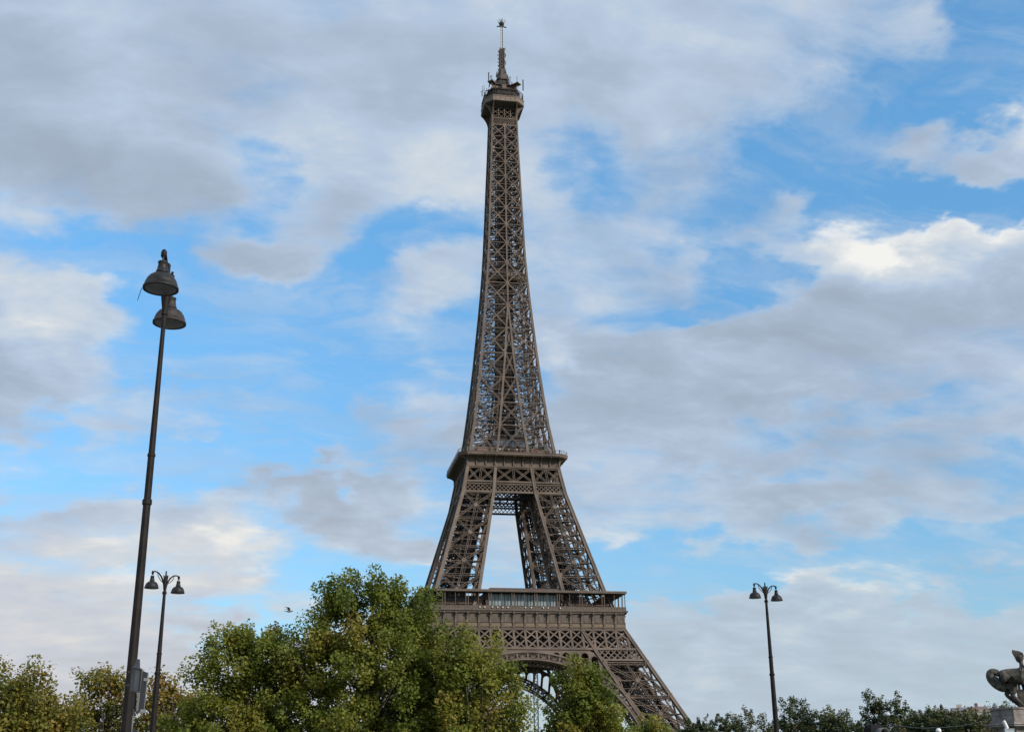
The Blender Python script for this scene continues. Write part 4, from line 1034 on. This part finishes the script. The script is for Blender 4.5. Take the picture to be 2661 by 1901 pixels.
FAR = [('dome-shaped dark tree beside the foot of the tower leg', [(1572, 1622, 66, 30), (1530, 1640, 40, 22), (1615, 1638, 45, 26), (1575, 1680, 90, 44)], 340, 1575, 260, 24000, 0.34, 0.30, 0.62),
       ('thin dark tree with open twigs beside the dome-shaped one', [(1630, 1602, 26, 22), (1668, 1600, 30, 24), (1650, 1640, 46, 28), (1650, 1690, 50, 40)], 345, 1650, 90, 4400, 0.36, 0.45, 0.8),
       ('low thin dark bush just left of the lone lamp post', [(1708, 1622, 18, 20), (1692, 1650, 40, 22), (1700, 1690, 50, 34)], 345, 1695, 70, 3800, 0.36, 0.45, 0.8),
       ('dark bushy tree right behind the lone lamp post', [(1758, 1585, 38, 32), (1795, 1600, 36, 32), (1725, 1625, 32, 30), (1775, 1636, 70, 40), (1770, 1690, 90, 50)], 330, 1765, 220, 15000, 0.36, 0.36, 0.8),
       ('brownish dark tree between the lone lamp and the tall twin-topped tree', [(1850, 1596, 36, 28), (1880, 1615, 34, 30), (1825, 1622, 36, 32), (1860, 1650, 60, 40), (1850, 1690, 70, 45)], 325, 1850, 170, 12000, 0.36, 0.52, 0.8),
       ('low dark bush between two taller dark trees', [(1908, 1634, 26, 24), (1905, 1655, 36, 30), (1905, 1690, 50, 40)], 320, 1905, 80, 4500, 0.36, 0.4, 0.8),
       ('tallest dark tree right of the tower, its top split in two', [(1940, 1572, 24, 32), (1955, 1590, 30, 30), (1995, 1574, 24, 30), (1970, 1618, 58, 36), (2025, 1606, 32, 28), (1980, 1650, 70, 44), (1980, 1690, 80, 50)], 310, 1975, 230, 17000, 0.36, 0.38, 0.8),
       ('low olive tree under the far rooftops, nearer the split-topped tree', [(2070, 1594, 46, 18), (2040, 1605, 40, 26), (2080, 1630, 76, 44), (2080, 1670, 80, 45)], 280, 2065, 170, 13000, 0.34, 0.55, 0.72),
       ('low olive tree under the far rooftops, nearer the statue', [(2125, 1593, 46, 18), (2170, 1594, 40, 20), (2150, 1630, 78, 44), (2150, 1670, 80, 50)], 275, 2150, 190, 15000, 0.34, 0.58, 0.72),
       ('bare-twigged tree behind the horse statue', [(2215, 1586, 24, 26), (2240, 1590, 22, 30), (2225, 1640, 40, 40)], 260, 2222, 70, 1500, 0.30, 0.6, 0.9)]
for i, (lb, lst, D, bx0, nc, nl, lf, hu, cr) in enumerate(FAR):
    px_tree('bushy_tree', lb, lst, D, bx0, int(nc*2.2), int(nl*1.5), lf*1.15, M_DARK, cr=1.0*cr, group=G2, hue=hu, seed=50+i)

# ------------------------------------------------------------------ rooftops far away on the right
def block(x0, x1, ytop, D, label, wallc, roofc, seed):
    p0, p1 = at(x0, ytop, D), at(x1, ytop, D); h = (p0[2]+p1[2])/2; c = (p0+p1)/2
    wd = np.linalg.norm((p1-p0)[:2]); rz = math.atan2(p1[1]-p0[1], p1[0]-p0[0])
    root = empty('apartment_building', (c[0], c[1], 0), rz); tag(root, label, 'building', 'far apartment buildings')
    rs = random.Random(seed); dp = 14.0; eave = h-2.2
    w_ = MB(); w_.box((-wd/2, 0, 0), (wd/2, dp, eave)); w_.box((-wd/2-.3, -.3, eave), (wd/2+.3, dp+.3, eave+.35)); w_.build('wall', wallc, root)
    r_ = MB(); r_.hexa([(-wd/2, 0, eave+.36), (wd/2, 0, eave+.36), (wd/2, dp, eave+.36), (-wd/2, dp, eave+.36), (-wd/2+.9, 1.3, h), (wd/2-.9, 1.3, h), (wd/2-.9, dp-1.3, h), (-wd/2+.9, dp-1.3, h)])
    ro = r_.build('roof', roofc, root)
    for k in range(max(1, int(wd/9))):
        x = -wd/2+2+k*9+rs.uniform(0, 4)
        if x > wd/2-2: break
        ch = MB(); ch.box((x, 3, h-1), (x+rs.uniform(1.2, 3.2), 5, h+rs.uniform(1.0, 2.4))); ch.build('chimney', rs.choice((BRICK, wallc)), ro)
    n = max(2, int(wd/3.4)); wn = MB().box((-.6, -.12, 0), (.6, .06, 1.9)).mesh('window', WINM)
    for fl in range(2):
        for k in range(n):
            o = bpy.data.objects.new('window', wn); COL.objects.link(o); o.parent = root; o.location = (-wd/2+(k+.5)*wd/n, -0.02, eave-3-fl*3.2)
BRICK = mat('chimney_brick', (0.20, 0.12, 0.09), 0.9, 0, 0.25, 1)
WINM = mat('window_glass', (0.06, 0.07, 0.08), 0.2, 0, 0.1, 1)
cream, grey_w, zinc, pinkr = mat('cream_wall', (0.48, 0.42, 0.36), .9, 0, .12, .3), mat('grey_wall', (0.36, 0.37, 0.38), .9, 0, .12, .3), mat('zinc_roof', (0.20, 0.21, 0.24), .5, 0, .15, .3), mat('dull_red_roof', (0.22, 0.165, 0.155), .8, 0, .2, .4)
block(2372, 2398, 1847, 560, 'low grey far building, first beyond the split-topped dark tree', grey_w, zinc, 1)
block(2398, 2432, 1844, 575, 'long low far building of pale stone under a zinc roof', cream, zinc, 6)
block(2433, 2466, 1841, 565, 'pale far building with a thin mast standing behind it', grey_w, zinc, 2)
block(2467, 2513, 1837, 585, 'pale far building with dark chimneys in the middle of the rooftops', cream, zinc, 3)
block(2514, 2570, 1834, 590, 'long far building with a dull red roof nearest the statue', cream, pinkr, 4)
block(2573, 2594, 1824, 400, 'cream building end showing beneath the horse tail, behind the bare twigs', cream, zinc, 5)
p = at(2445, 1828, 640); ms_ = MB(); ms_.tube([(0, 0, 0), (0, 0, p[2])], [0.5, 0.3], 6); ms_.lathe([(.4, 0), (.8, .4), (.8, 2.2), (.4, 2.6)], (0, 0, p[2]-3), 8)
o = ms_.build('chimney_mast', DARKST); o.location = (p[0], p[1], 0); tag(o, 'thin dark mast rising above the far rooftops', 'mast')

# ------------------------------------------------------------------ horse statue on its pedestal
def skin(name, verts, edges, radii, m, parent=None, sub=2, loc=(0, 0, 0), rz=0.0, sc_=1.0, root_i=0):
    me = bpy.data.meshes.new(name); me.from_pydata([tuple(v) for v in verts], edges, [])
    o = bpy.data.objects.new(name, me); COL.objects.link(o)
    md = o.modifiers.new('skin', 'SKIN'); md.use_smooth_shade = True
    if not me.skin_vertices: me.skin_vertices.new() if hasattr(me.skin_vertices, 'new') else None
    bm = bmesh.new(); bm.from_mesh(me); ly = bm.verts.layers.skin.verify()
    for v, r in zip(bm.verts, radii):
        v[ly].radius = (r, r) if not isinstance(r, tuple) else r
    bm.verts.ensure_lookup_table(); bm.verts[root_i][ly].use_root = True
    bm.to_mesh(me); bm.free()
    s = o.modifiers.new('sub', 'SUBSURF'); s.levels = sub; s.render_levels = sub
    bpy.context.view_layer.update()
    me2 = bpy.data.meshes.new_from_object(o.evaluated_get(bpy.context.evaluated_depsgraph_get()))
    bpy.data.objects.remove(o); me2.name = name; me2.materials.clear(); me2.materials.append(m)
    for f in me2.polygons: f.use_smooth = True
    o = bpy.data.objects.new(name, me2); COL.objects.link(o); o.location = loc; o.rotation_euler = (0, 0, rz); o.scale = (sc_,)*3
    if parent: o.parent = parent
    return o
STAT = mat('dark_weathered_statue', (0.055, 0.050, 0.043), 0.9, 0, 0.6, 3.2, bump=0.9, col2=(0.115, 0.105, 0.088))
PEDS = mat('pedestal_stone', (0.20, 0.18, 0.165), 0.9, 0, 0.45, 0.9, bump=0.2)
DP = 110.0
pc = at(2632, 1836, DP)                                   # near top corner of the pedestal
kx = at(2576, 1836, DP)
ztop = float(pc[2]); mpp = np.linalg.norm(pc-CAM)/PF      # metres per photograph pixel there
va = math.atan2(pc[1]-CAM[1], pc[0]-CAM[0])
ped_rz = va-R(90)-R(38)+R(0)
ped = empty('pedestal', (pc[0], pc[1], 0), ped_rz+R(0)); tag(ped, 'grey stone pedestal with a moulded cornice under the horse statue', 'pedestal')
# local frame: corner nearest the camera at the origin; right face along +x, left face along +y
ped.rotation_euler = (0, 0, va-R(90)+R(38)-R(0))
LW, LL = 2.9, 6.5
def pbox(mb, o_, z0, z1): mb.box((-o_, -o_, z0), (LL+o_, LW+o_, z1))
sb_ = MB(); pbox(sb_, 0.08, 0, 1.0); pbox(sb_, -0.12, 1.0, ztop-1.62)
sb_.build('shaft', PEDS, ped)
cn = MB(); pbox(cn, 0.12, ztop-1.62, ztop-1.5); pbox(cn, 0.42, ztop-1.5, ztop-1.36); pbox(cn, 0.5, ztop-1.36, ztop-1.22); pbox(cn, 0.2, ztop-1.22, ztop-1.14); cn.build('cornice', PEDS, ped)
jn = MB()
for zz_ in (ztop-0.62, ztop-2.4, ztop-3.2, ztop-4.0, ztop-4.8):
    e_ = 0.006 if zz_ > ztop-1.2 else -0.114
    pbox(jn, e_, zz_, zz_+0.025)
jn.build('joint', mat('mortar', (0.12, 0.105, 0.09), 0.95, 0, 0.2, 2), ped)
dd = MB(); pbox(dd, 0.0, ztop-1.14, ztop-0.12); pbox(dd, 0.1, ztop-0.12, ztop); dd.build('plinth', PEDS, ped)
# horse, facing to the right in the photo; x forward, y sideways, z up (metres, heroic size)
HS = 1.0
hv = [(-0.30, 0, 2.50), (0.15, 0, 2.62), (0.75, 0, 2.60), (1.35, 0, 2.58), (2.0, 0, 2.66), (2.5, 0, 2.80), (2.85, 0, 3.25), (3.15, 0, 3.72), (3.5, 0, 4.02), (3.9, 0, 3.72), (4.15, 0, 3.45),   # spine, neck, head
      (0.12, 0.36, 2.20), (0.55, 0.46, 1.66), (0.02, 0.45, 1.14), (0.80, 0.45, 0.42), (1.05, 0.45, 0.14), (1.28, 0.45, 0.10),
      (0.12, -0.36, 2.20), (0.70, -0.46, 1.62), (0.42, -0.45, 1.02), (0.98, -0.45, 0.42), (1.20, -0.45, 0.14), (1.42, -0.45, 0.10),
      (2.40, 0.36, 2.25), (2.60, 0.42, 1.45), (2.62, 0.42, 0.85), (2.60, 0.42, 0.15), (2.78, 0.42, 0.08), (2.40, -0.36, 2.25), (2.95, -0.42, 1.6), (3.15, -0.42, 1.0), (2.9, -0.42, 0.55), (2.85, -.42, .42),
      (3.45, 0.16, 4.34), (3.45, -0.16, 4.34)]
hr = [.46, .66, .70, .70, .68, .60, .50, .38, .31, .24, .17, .52, .40, .21, .15, .15, .14, .52, .40, .21, .15, .15, .14, .38, .24, .16, .13, .14, .38, .24, .16, .13, .13, .07, .07]
he = [(i, i+1) for i in range(10)]+[(1, 11)]+[(i, i+1) for i in range(11, 16)]+[(1, 17)]+[(i, i+1) for i in range(17, 22)]+[(4, 23)]+[(i, i+1) for i in range(23, 27)]+[(4, 28)]+[(i, i+1) for i in range(28, 32)]+[(8, 33), (8, 34)]
right = np.array((math.cos(va-R(90)), math.sin(va-R(90)), 0)); away = np.array((math.cos(va), math.sin(va), 0))
def onped(px): return pc+right*((px-2632)*mpp)
ho = empty('horse_statue', onped(2621)+away*1.9, va-R(90)+R(6)); tag(ho, 'dark stone horse statue seen from behind its rump, tail looping out', 'statue')
hs = skin('body', hv, he, hr, STAT, ho, 2, root_i=2)
tl = skin('tail', [(-0.20, 0.1, 2.72), (-0.50, 0.1, 2.96), (-0.80, 0.1, 3.04), (-1.04, 0.1, 2.90), (-1.06, 0.1, 2.58), (-0.80, 0.1, 2.26), (-0.48, 0.1, 1.92), (-0.12, 0.1, 1.62), (0.08, 0.1, 1.42)],
          [(i, i+1) for i in range(8)], [.28, .32, .36, .40, .44, .50, .50, .40, .20], STAT, ho, 2)
mn = skin('mane', [(2.45, 0.02, 3.35), (2.75, 0.02, 3.75), (3.0, .02, 4.15), (3.35, 0.02, 4.4)], [(0, 1), (1, 2), (2, 3)], [.16, .2, .2, .12], STAT, ho, 2)
pl = MB(); pl.box((-0.7, -0.75, 0.0), (4.0, 0.85, 0.07)); pl.box((0.9, -0.25, 0.07), (1.9, 0.3, 1.5)); pl.build('base', STAT, ho)
# the man who stands beside the horse
wa = empty('warrior_statue', onped(2664)+away*2.9+np.array((0, 0, 0.0)), va-R(90)+R(6)); tag(wa, 'dark stone standing figure beside the horse at the right edge of the photo', 'statue')
wv_ = [(0, 0, 2.0), (0.02, 0, 2.5), (0.05, 0, 3.0), (0.05, 0, 3.35), (0.02, 0, 3.62), (0.0, 0, 3.9), (-.02, 0, 4.12),
       (0.05, 0.42, 3.2), (0.1, 0.62, 2.75), (0.35, 0.62, 2.4), (0.5, 0.6, 2.3), (0.05, -0.42, 3.2), (0.35, -0.62, 2.85), (0.75, -0.5, 2.85), (0.92, -0.45, 2.88),
       (0, 0.2, 1.9), (0.1, 0.25, 1.05), (0, 0.25, 0.15), (0.3, 0.25, 0.07), (0, -0.2, 1.9), (-0.05, -0.25, 1.05), (-0.2, -0.25, 0.15), (0.1, -0.25, 0.07)]
we_ = [(0, 1), (1, 2), (2, 3), (3, 4), (4, 5), (5, 6), (3, 7), (7, 8), (8, 9), (9, 10), (3, 11), (11, 12), (12, 13), (13, 14), (0, 15), (15, 16), (16, 17), (17, 18), (0, 19), (19, 20), (20, 21), (21, 22)]
wr_ = [.32, .30, .38, .28, .14, .22, .17, .18, .13, .1, .09, .18, .13, .1, .09, .24, .17, .11, .1, .24, .17, .11, .1]
skin('body', wv_, we_, wr_, STAT, wa, 2)
cr_ = MB(); cr_.prism([(0.32, -.07, 4.2), (.26, -.07, 4.55), (0.0, -.07, 4.72), (-.30, -.07, 4.78), (-.56, -.07, 4.86), (-.60, -.07, 4.62), (-.46, -.07, 4.25), (-.34, -.07, 3.9), (-0.18, -.07, 3.75), (-.15, -.07, 4.2)], (0, 0.14, 0)); cr_.lathe([(.26, 3.98), (.27, 4.15), (.2, 4.32), (.06, 4.4)], (0, 0, 0), 14); cr_.build('helmet', STAT, wa)
ck = MB(); ck.prism([(-.25, -.3, 3.35), (-.5, -.45, 2.2), (-.55, -.5, 1.0), (-.5, .5, 1.0), (-.45, .45, 2.2), (-.25, .3, 3.35)], (.12, 0, 0)); ck.build('cloak', STAT, wa)

# ------------------------------------------------------------------ signs by the nearest lamp post
GALV = mat('light_grey_post', (0.14, 0.145, 0.15), 0.4, 0.3, 0.1, 3)
SIGNG = mat('blue_grey_plate', (0.034, 0.043, 0.053), 0.7, 0, 0.18, 6)
SIGNB = mat('dark_sign_back', (0.012, 0.013, 0.016), 0.7, 0, 0.2, 4)
def lm_px(px, py, D=19.6): return at(px, py, D)
a_ = lm_px(352, 1754); vs_ = math.atan2(a_[1]-CAM[1], a_[0]-CAM[0])
k1 = np.linalg.norm(a_-CAM)/PF
ps_ = empty('pointed_sign', a_, vs_-R(90)+R(62)); tag(ps_, 'blue-grey plate with a pointed top fixed to the side of the nearest lamp post', 'sign')
w2, h2 = 5.2*k1/math.cos(R(62)), 38*k1
pt = MB(); pt.prism([(-w2, -.03, -h2), (w2, -.03, -h2), (w2, -.03, h2*0.45), (w2*0.55, -.03, h2*1.02), (-w2*0.2, -.03, h2*0.62), (-w2, -.03, h2*0.45)], (0, 0.06, 0)); pt.build('plate', SIGNG, ps_)
pt = MB(); pt.box((-w2*1.02, -.045, h2*0.36), (w2*1.02, .045, h2*0.46)); pt.box((-w2*1.04, -.05, -h2*1.04), (w2*1.04, .05, -h2*0.94)); pt.box((w2, -.05, -h2), (w2+.03, .05, h2*0.46)); pt.build('frame', DARKST, ps_)
for zq in (h2*0.2, -h2*.6):
    pt = MB(); pt.beam((-w2*0.6, 0.03, zq), (-w2*0.8, 0.10, zq), .03); pt.build('bracket', DARKST, ps_)
b_ = lm_px(368, 1795, 21.5); k2 = np.linalg.norm(b_-CAM)/PF
sp_o = empty('sign_post', (b_[0], b_[1], 0)); sp_o.rotation_euler = (0, 0, vs_-R(90)); tag(sp_o, 'curved light grey post carrying two dark sign panels seen almost edge-on', 'sign')
zt_ = b_[2]; Hh = 46*k2
cpx = lambda px: (px-368)*k2
pt = MB(); pt.tube([(cpx(356)-.03, 0, zt_+0.02), (cpx(356)-.02, 0, zt_-0.2), (cpx(354)-.02, 0, zt_-0.5), (cpx(350), 0, zt_-0.9), (cpx(346), 0, zt_-1.4), (cpx(345), 0, 0.13)], .035, 10); pt.build('pole', GALV, sp_o)
for nm, zc, xx, hh in (('upper', zt_, 0.0, Hh), ('lower', zt_-Hh-0.62, -0.075, Hh)):
    pn = MB(); pn.hexa([(xx-.055, -.22, zc-hh), (xx+.04, .22, zc-hh), (xx+.06, .22, zc-hh), (xx-.035, -.22, zc-hh), (xx-.045, -.22, zc+hh), (xx+.05, .22, zc+hh), (xx+.07, .22, zc+hh), (xx-.025, -.22, zc+hh)])
    po_ = pn.build('panel', SIGNB, sp_o)
    for xr_, yr_ in ((-.045, -.24), (.058, .24)):
        rm = MB(); rm.beam((xx+xr_, yr_, zc-hh*1.02), (xx+xr_+.012, yr_, zc+hh*1.02), .035, .04); rm.build('rim', GALV, po_)
    for zq in (zc+hh*0.6, zc-hh*0.98):
        bk = MB(); bk.beam((xx-.1, -.05, zq), (xx+.085, .05, zq), .05); bk.build('clamp', GALV, po_)

# ------------------------------------------------------------------ traffic signal, far lamp, span wire, camera on the right
q = at(2270, 1881, 27); kq = np.linalg.norm(q-CAM)/PF; vq = math.atan2(q[1]-CAM[1], q[0]-CAM[0])
tsg = empty('traffic_signal', (q[0], q[1], 0), vq-R(90)+R(40)); tag(tsg, 'black traffic signal head with grey visors at the bottom edge, under the split-topped tree', 'traffic light')
BLK = mat('black_plastic', (0.010, 0.010, 0.011), 0.75, 0, 0.2, 5, spec=0.15)
t_ = MB(); zz = q[2]
ot = [(-.17, z) for z in (zz-1.0,)]+[(.17, zz-1.0), (.17, zz-.08), (.14, zz-.02), (.08, zz), (-.08, zz), (-.14, zz-.02), (-.17, zz-.08)]
t_.prism([(x, -.11, z) for x, z in ot], (0, .22, 0)); t_.build('housing', BLK, tsg)
for k in range(3):
    vz = zz-.2-k*.31; v_ = MB(); n = 12
    vs = []; 
    for yy, rr_ in ((-.11, .125), (-.33, .125), (-.33, .112), (-.11, .112)):
        for i in range(n+1):
            a = PI*(-0.12)+PI*1.24*i/n; vs.append((rr_*math.cos(a), yy, vz+rr_*math.sin(a)))
    fs = [(j*(n+1)+i, j*(n+1)+i+1, ((j+1) % 4)*(n+1)+i+1, ((j+1) % 4)*(n+1)+i) for j in range(4) for i in range(n)]
    v_.add(vs, fs, True); v_.build('visor', mat('grey_visor', (0.11, 0.115, 0.115), .6, 0, .1, 4) if k == 0 else BLK, tsg)
    l_ = MB(); l_.lathe([(.11, 0), (.09, .02), (.02, .03)], (0, 0, 0), 14); lo = l_.build('lens', mat('signal_lens', ((.10, .02, .02), (.12, .07, .01), (.02, .08, .05))[k], .25, 0, .1, 4), tsg); lo.location = (0, -.115, vz); lo.rotation_euler = (PI/2, 0, 0)
t_ = MB(); t_.tube([(0, .16, 0), (0, .16, zz-.15)], .05, 10); t_.beam((0, .1, zz-.3), (0, .2, zz-.3), .06); t_.build('pole', LAMPM, tsg)

q = at(2304, 1851, 140)
fl = empty('mushroom_lamp', (q[0], q[1], 0)); tag(fl, 'far thin street lamp with a pale mushroom cap before the split-topped dark tree', 'street lamp')
t_ = MB(); t_.tube([(0, 0, 0), (0, 0, q[2]-.3)], [.12, .07], 8); t_.build('pole', DARKST, fl)
t_ = MB(); t_.lathe([(.1, -.35), (.34, -.28), (.40, -.12), (.28, .0), (.1, .08), (.03, .1)], (0, 0, q[2]), 16); t_.build('lamp_cap', mat('pale_cap', (.42, .46, .48), .5, 0, .1, 3), fl)
A = at(2306, 1876, 139); Bp = at(2438, 1889, 128); Cp = at(2572, 1868, 115)
sw = MB(); 
pts = [A+(Bp-A)*t+np.array((0, 0, -0.25*math.sin(PI*t))) for t in np.linspace(0, 1, 7)]+[Bp+(Cp-Bp)*t+np.array((0, 0, -0.15*math.sin(PI*t))) for t in np.linspace(0, 1, 7)[1:]]
sw.tube(pts, .022, 5); sw = sw.build('span_wire', mat('grey_wire', (.22, .23, .20), .5, 0, .1, 2)); tag(sw, 'thin wire slung across the trees on the right, carrying a white globe', 'wire')
gl_ = empty('globe_lamp', Bp); tag(gl_, 'white globe lamp hanging from the thin wire before the olive trees', 'lamp')
t_ = MB(); t_.lathe([(.02, -.05), (.16, -.08), (.25, -.22), (.26, -.34), (.22, -.42)], (0, 0, 0), 14); t_.build('globe', mat('white_globe', (.78, .78, .76), .3, 0, .05, 3), gl_)
t_ = MB(); t_.lathe([(.23, -.425), (.2, -.5), (.1, -.56), (.03, -.58)], (0, 0, 0), 14); t_.beam((0, 0, -.06), (0, 0, .03), .05); t_.build('lamp_base', DARKST, gl_)

q = at(2611, 1871, 62); kq = np.linalg.norm(q-CAM)/PF
cm_ = empty('security_camera', (q[0], q[1], 0), vq-R(90)); tag(cm_, 'small white pole-top camera with a box in front of the pedestal', 'camera')
WHT = mat('white_casing', (.62, .62, .60), .4, 0, .1, 4)
t_ = MB(); t_.tube([(-.06, 0, q[2]), (-.04, 0, q[2]-.05), (.06, 0, q[2]-.36)], [.06, .085, .085], 12); t_.build('housing', WHT, cm_)
t_ = MB(); t_.box((-.06, -.12, q[2]-.75), (.34, .12, q[2]-.37)); t_.box((-.08, -.14, q[2]-.40), (.36, .14, q[2]-.365)); t_.build('box', mat('pale_box', (.55, .62, .62), .4, 0, .08, 3), cm_)
t_ = MB(); t_.tube([(.1, 0, .0), (.1, 0, q[2]-.74)], .06, 8); t_.build('pole', GALV, cm_)

# ------------------------------------------------------------------ gull
q = at(751, 1587, 86); vq = math.atan2(q[1]-CAM[1], q[0]-CAM[0])
gu = empty('gull', q, vq-R(90)); tag(gu, 'dark gull in flight left of the largest tree, wings raised', 'bird')
gu.scale = (0.72,)*3
FEA = mat('grey_feathers', (.16, .16, .17), .7, 0, .25, 8)
t_ = MB(); t_.tube([(-.34, 0, -.02), (-.22, 0, -.02), (-.08, 0, -.03), (.10, 0, -.02), (.22, 0, .0), (.30, 0, .03), (.36, 0, .02), (.42, 0, 0)], [.02, .05, .09, .10, .075, .06, .05, .008], 10)
t_.prism([(-.30, -.05, -.02), (-.50, -.12, .0), (-.50, .12, .0), (-.30, .05, -.02)], (0, 0, .015)); t_.build('body', FEA, gu)
for s in (-1, 1):
    w_ = MB(); a0 = [(0.14, .05*s, .02), (0.10, .30*s, .24), (-.05, .52*s, .30), (-.42, .95*s, .26)]; a1 = [(-.12, .05*s, .0), (-.14, .30*s, .20), (-.26, .52*s, .27), (-.46, .95*s, .25)]
    for i in range(3): w_.prism([a0[i], a0[i+1], a1[i+1], a1[i]], (0, 0, .02))
    w_.build('wing', FEA, gu)

# ------------------------------------------------------------------ visitors at the second-floor railing
pv_ = [(0, 0, .95), (0, 0, 1.2), (0, 0, 1.40), (0, 0, 1.52), (0, 0, 1.64), (.0, 0, 1.72), (.17, 0, 1.40), (.24, -.05, 1.15), (.22, -.24, 1.1), (-.17, 0, 1.40), (-.24, -.05, 1.15), (-.22, -.24, 1.1),
       (.09, 0, .9), (.1, 0, .48), (.1, .02, .06), (.1, -.12, .03), (-.09, 0, .9), (-.1, 0, .48), (-.1, .02, .06), (-.1, -.12, .03)]
pe_ = [(0, 1), (1, 2), (2, 3), (3, 4), (4, 5), (2, 6), (6, 7), (7, 8), (2, 9), (9, 10), (10, 11), (0, 12), (12, 13), (13, 14), (14, 15), (0, 16), (16, 17), (17, 18), (18, 19)]
pr_ = [.14, .13, .14, .06, .09, .07, .07, .05, .04, .07, .05, .04, .09, .065, .05, .04, .09, .065, .05, .04]
SKINM = mat('skin', (.45, .30, .22), .6, 0, .1, 5)
vb = skin('person', pv_, pe_, pr_, SKINM, None, 1)
bodymesh = vb.data; bpy.data.objects.remove(vb)
coat = MB(); coat.lathe([(.19, .78), (.20, 1.0), (.185, 1.2), (.2, 1.38), (.1, 1.5)], (0, 0, 0), 10)
for s in (-1, 1): coat.tube([(s*.17, 0, 1.42), (s*.25, -.05, 1.14), (s*.22, -.22, 1.1)], [.085, .07, .06], 8)
tro = MB()
for s in (-1, 1): tro.tube([(s*.09, 0, .95), (s*.1, 0, .48), (s*.1, .02, .07)], [.11, .085, .075], 8)
hair = MB(); hair.lathe([(.10, 1.62), (.108, 1.70), (.08, 1.79), (.02, 1.82)], (0, .015, 0), 10)
HAIRM = mat('dark_hair', (.03, .022, .018), .7, 0, .2, 5); TROM = mat('dark_trousers', (.03, .032, .04), .8, 0, .2, 5)
trom = tro.mesh('trousers', TROM); hairm = hair.mesh('hair', HAIRM)
CO = {'white': (.7, .68, .64), 'black': (.02, .02, .022), 'red': (.35, .04, .035), 'blue': (.05, .10, .28), 'grey': (.22, .22, .22), 'beige': (.42, .34, .25), 'green': (.06, .12, .07)}
coats = {k: coat.mesh('coat', mat(k+'_cloth', v, .8, 0, .1, 5)) for k, v in CO.items()}
VIS = [(-5.6, 'white', 'visitor in a white coat at the second gallery railing, leftmost of the row'), (-4.7, 'grey', 'visitor in a grey coat at the second gallery railing, next to the leftmost white coat'), (-2.2, 'beige', 'visitor in a beige coat at the second gallery railing'),
       (0.9, 'white', 'visitor in a white coat at the middle of the second gallery railing'), (2.6, 'blue', 'visitor in a blue coat at the second gallery railing'), (3.5, 'black', 'visitor in a black coat beside the blue coat at the second gallery railing'),
       (8.4, 'red', 'visitor in a red coat at the second gallery railing'), (11.6, 'black', 'visitor in a black coat at the second gallery railing, right of the red coat'), (15.6, 'green', 'visitor in a green coat at the second gallery railing'), (17.4, 'black', 'visitor in a black coat at the right corner of the second gallery railing')]
for x, k, lb in VIS:
    o = bpy.data.objects.new('person', bodymesh); COL.objects.link(o); o.location = (x, -20.1, 117.63); o.rotation_euler = (0, 0, random.uniform(-.5, .5)); tag(o, lb, 'person', 'visitors at the second gallery railing')
    for nm, me in (('coat', coats[k]), ('trousers', trom), ('hair', hairm)):
        c = bpy.data.objects.new(nm, me); COL.objects.link(c); c.parent = o
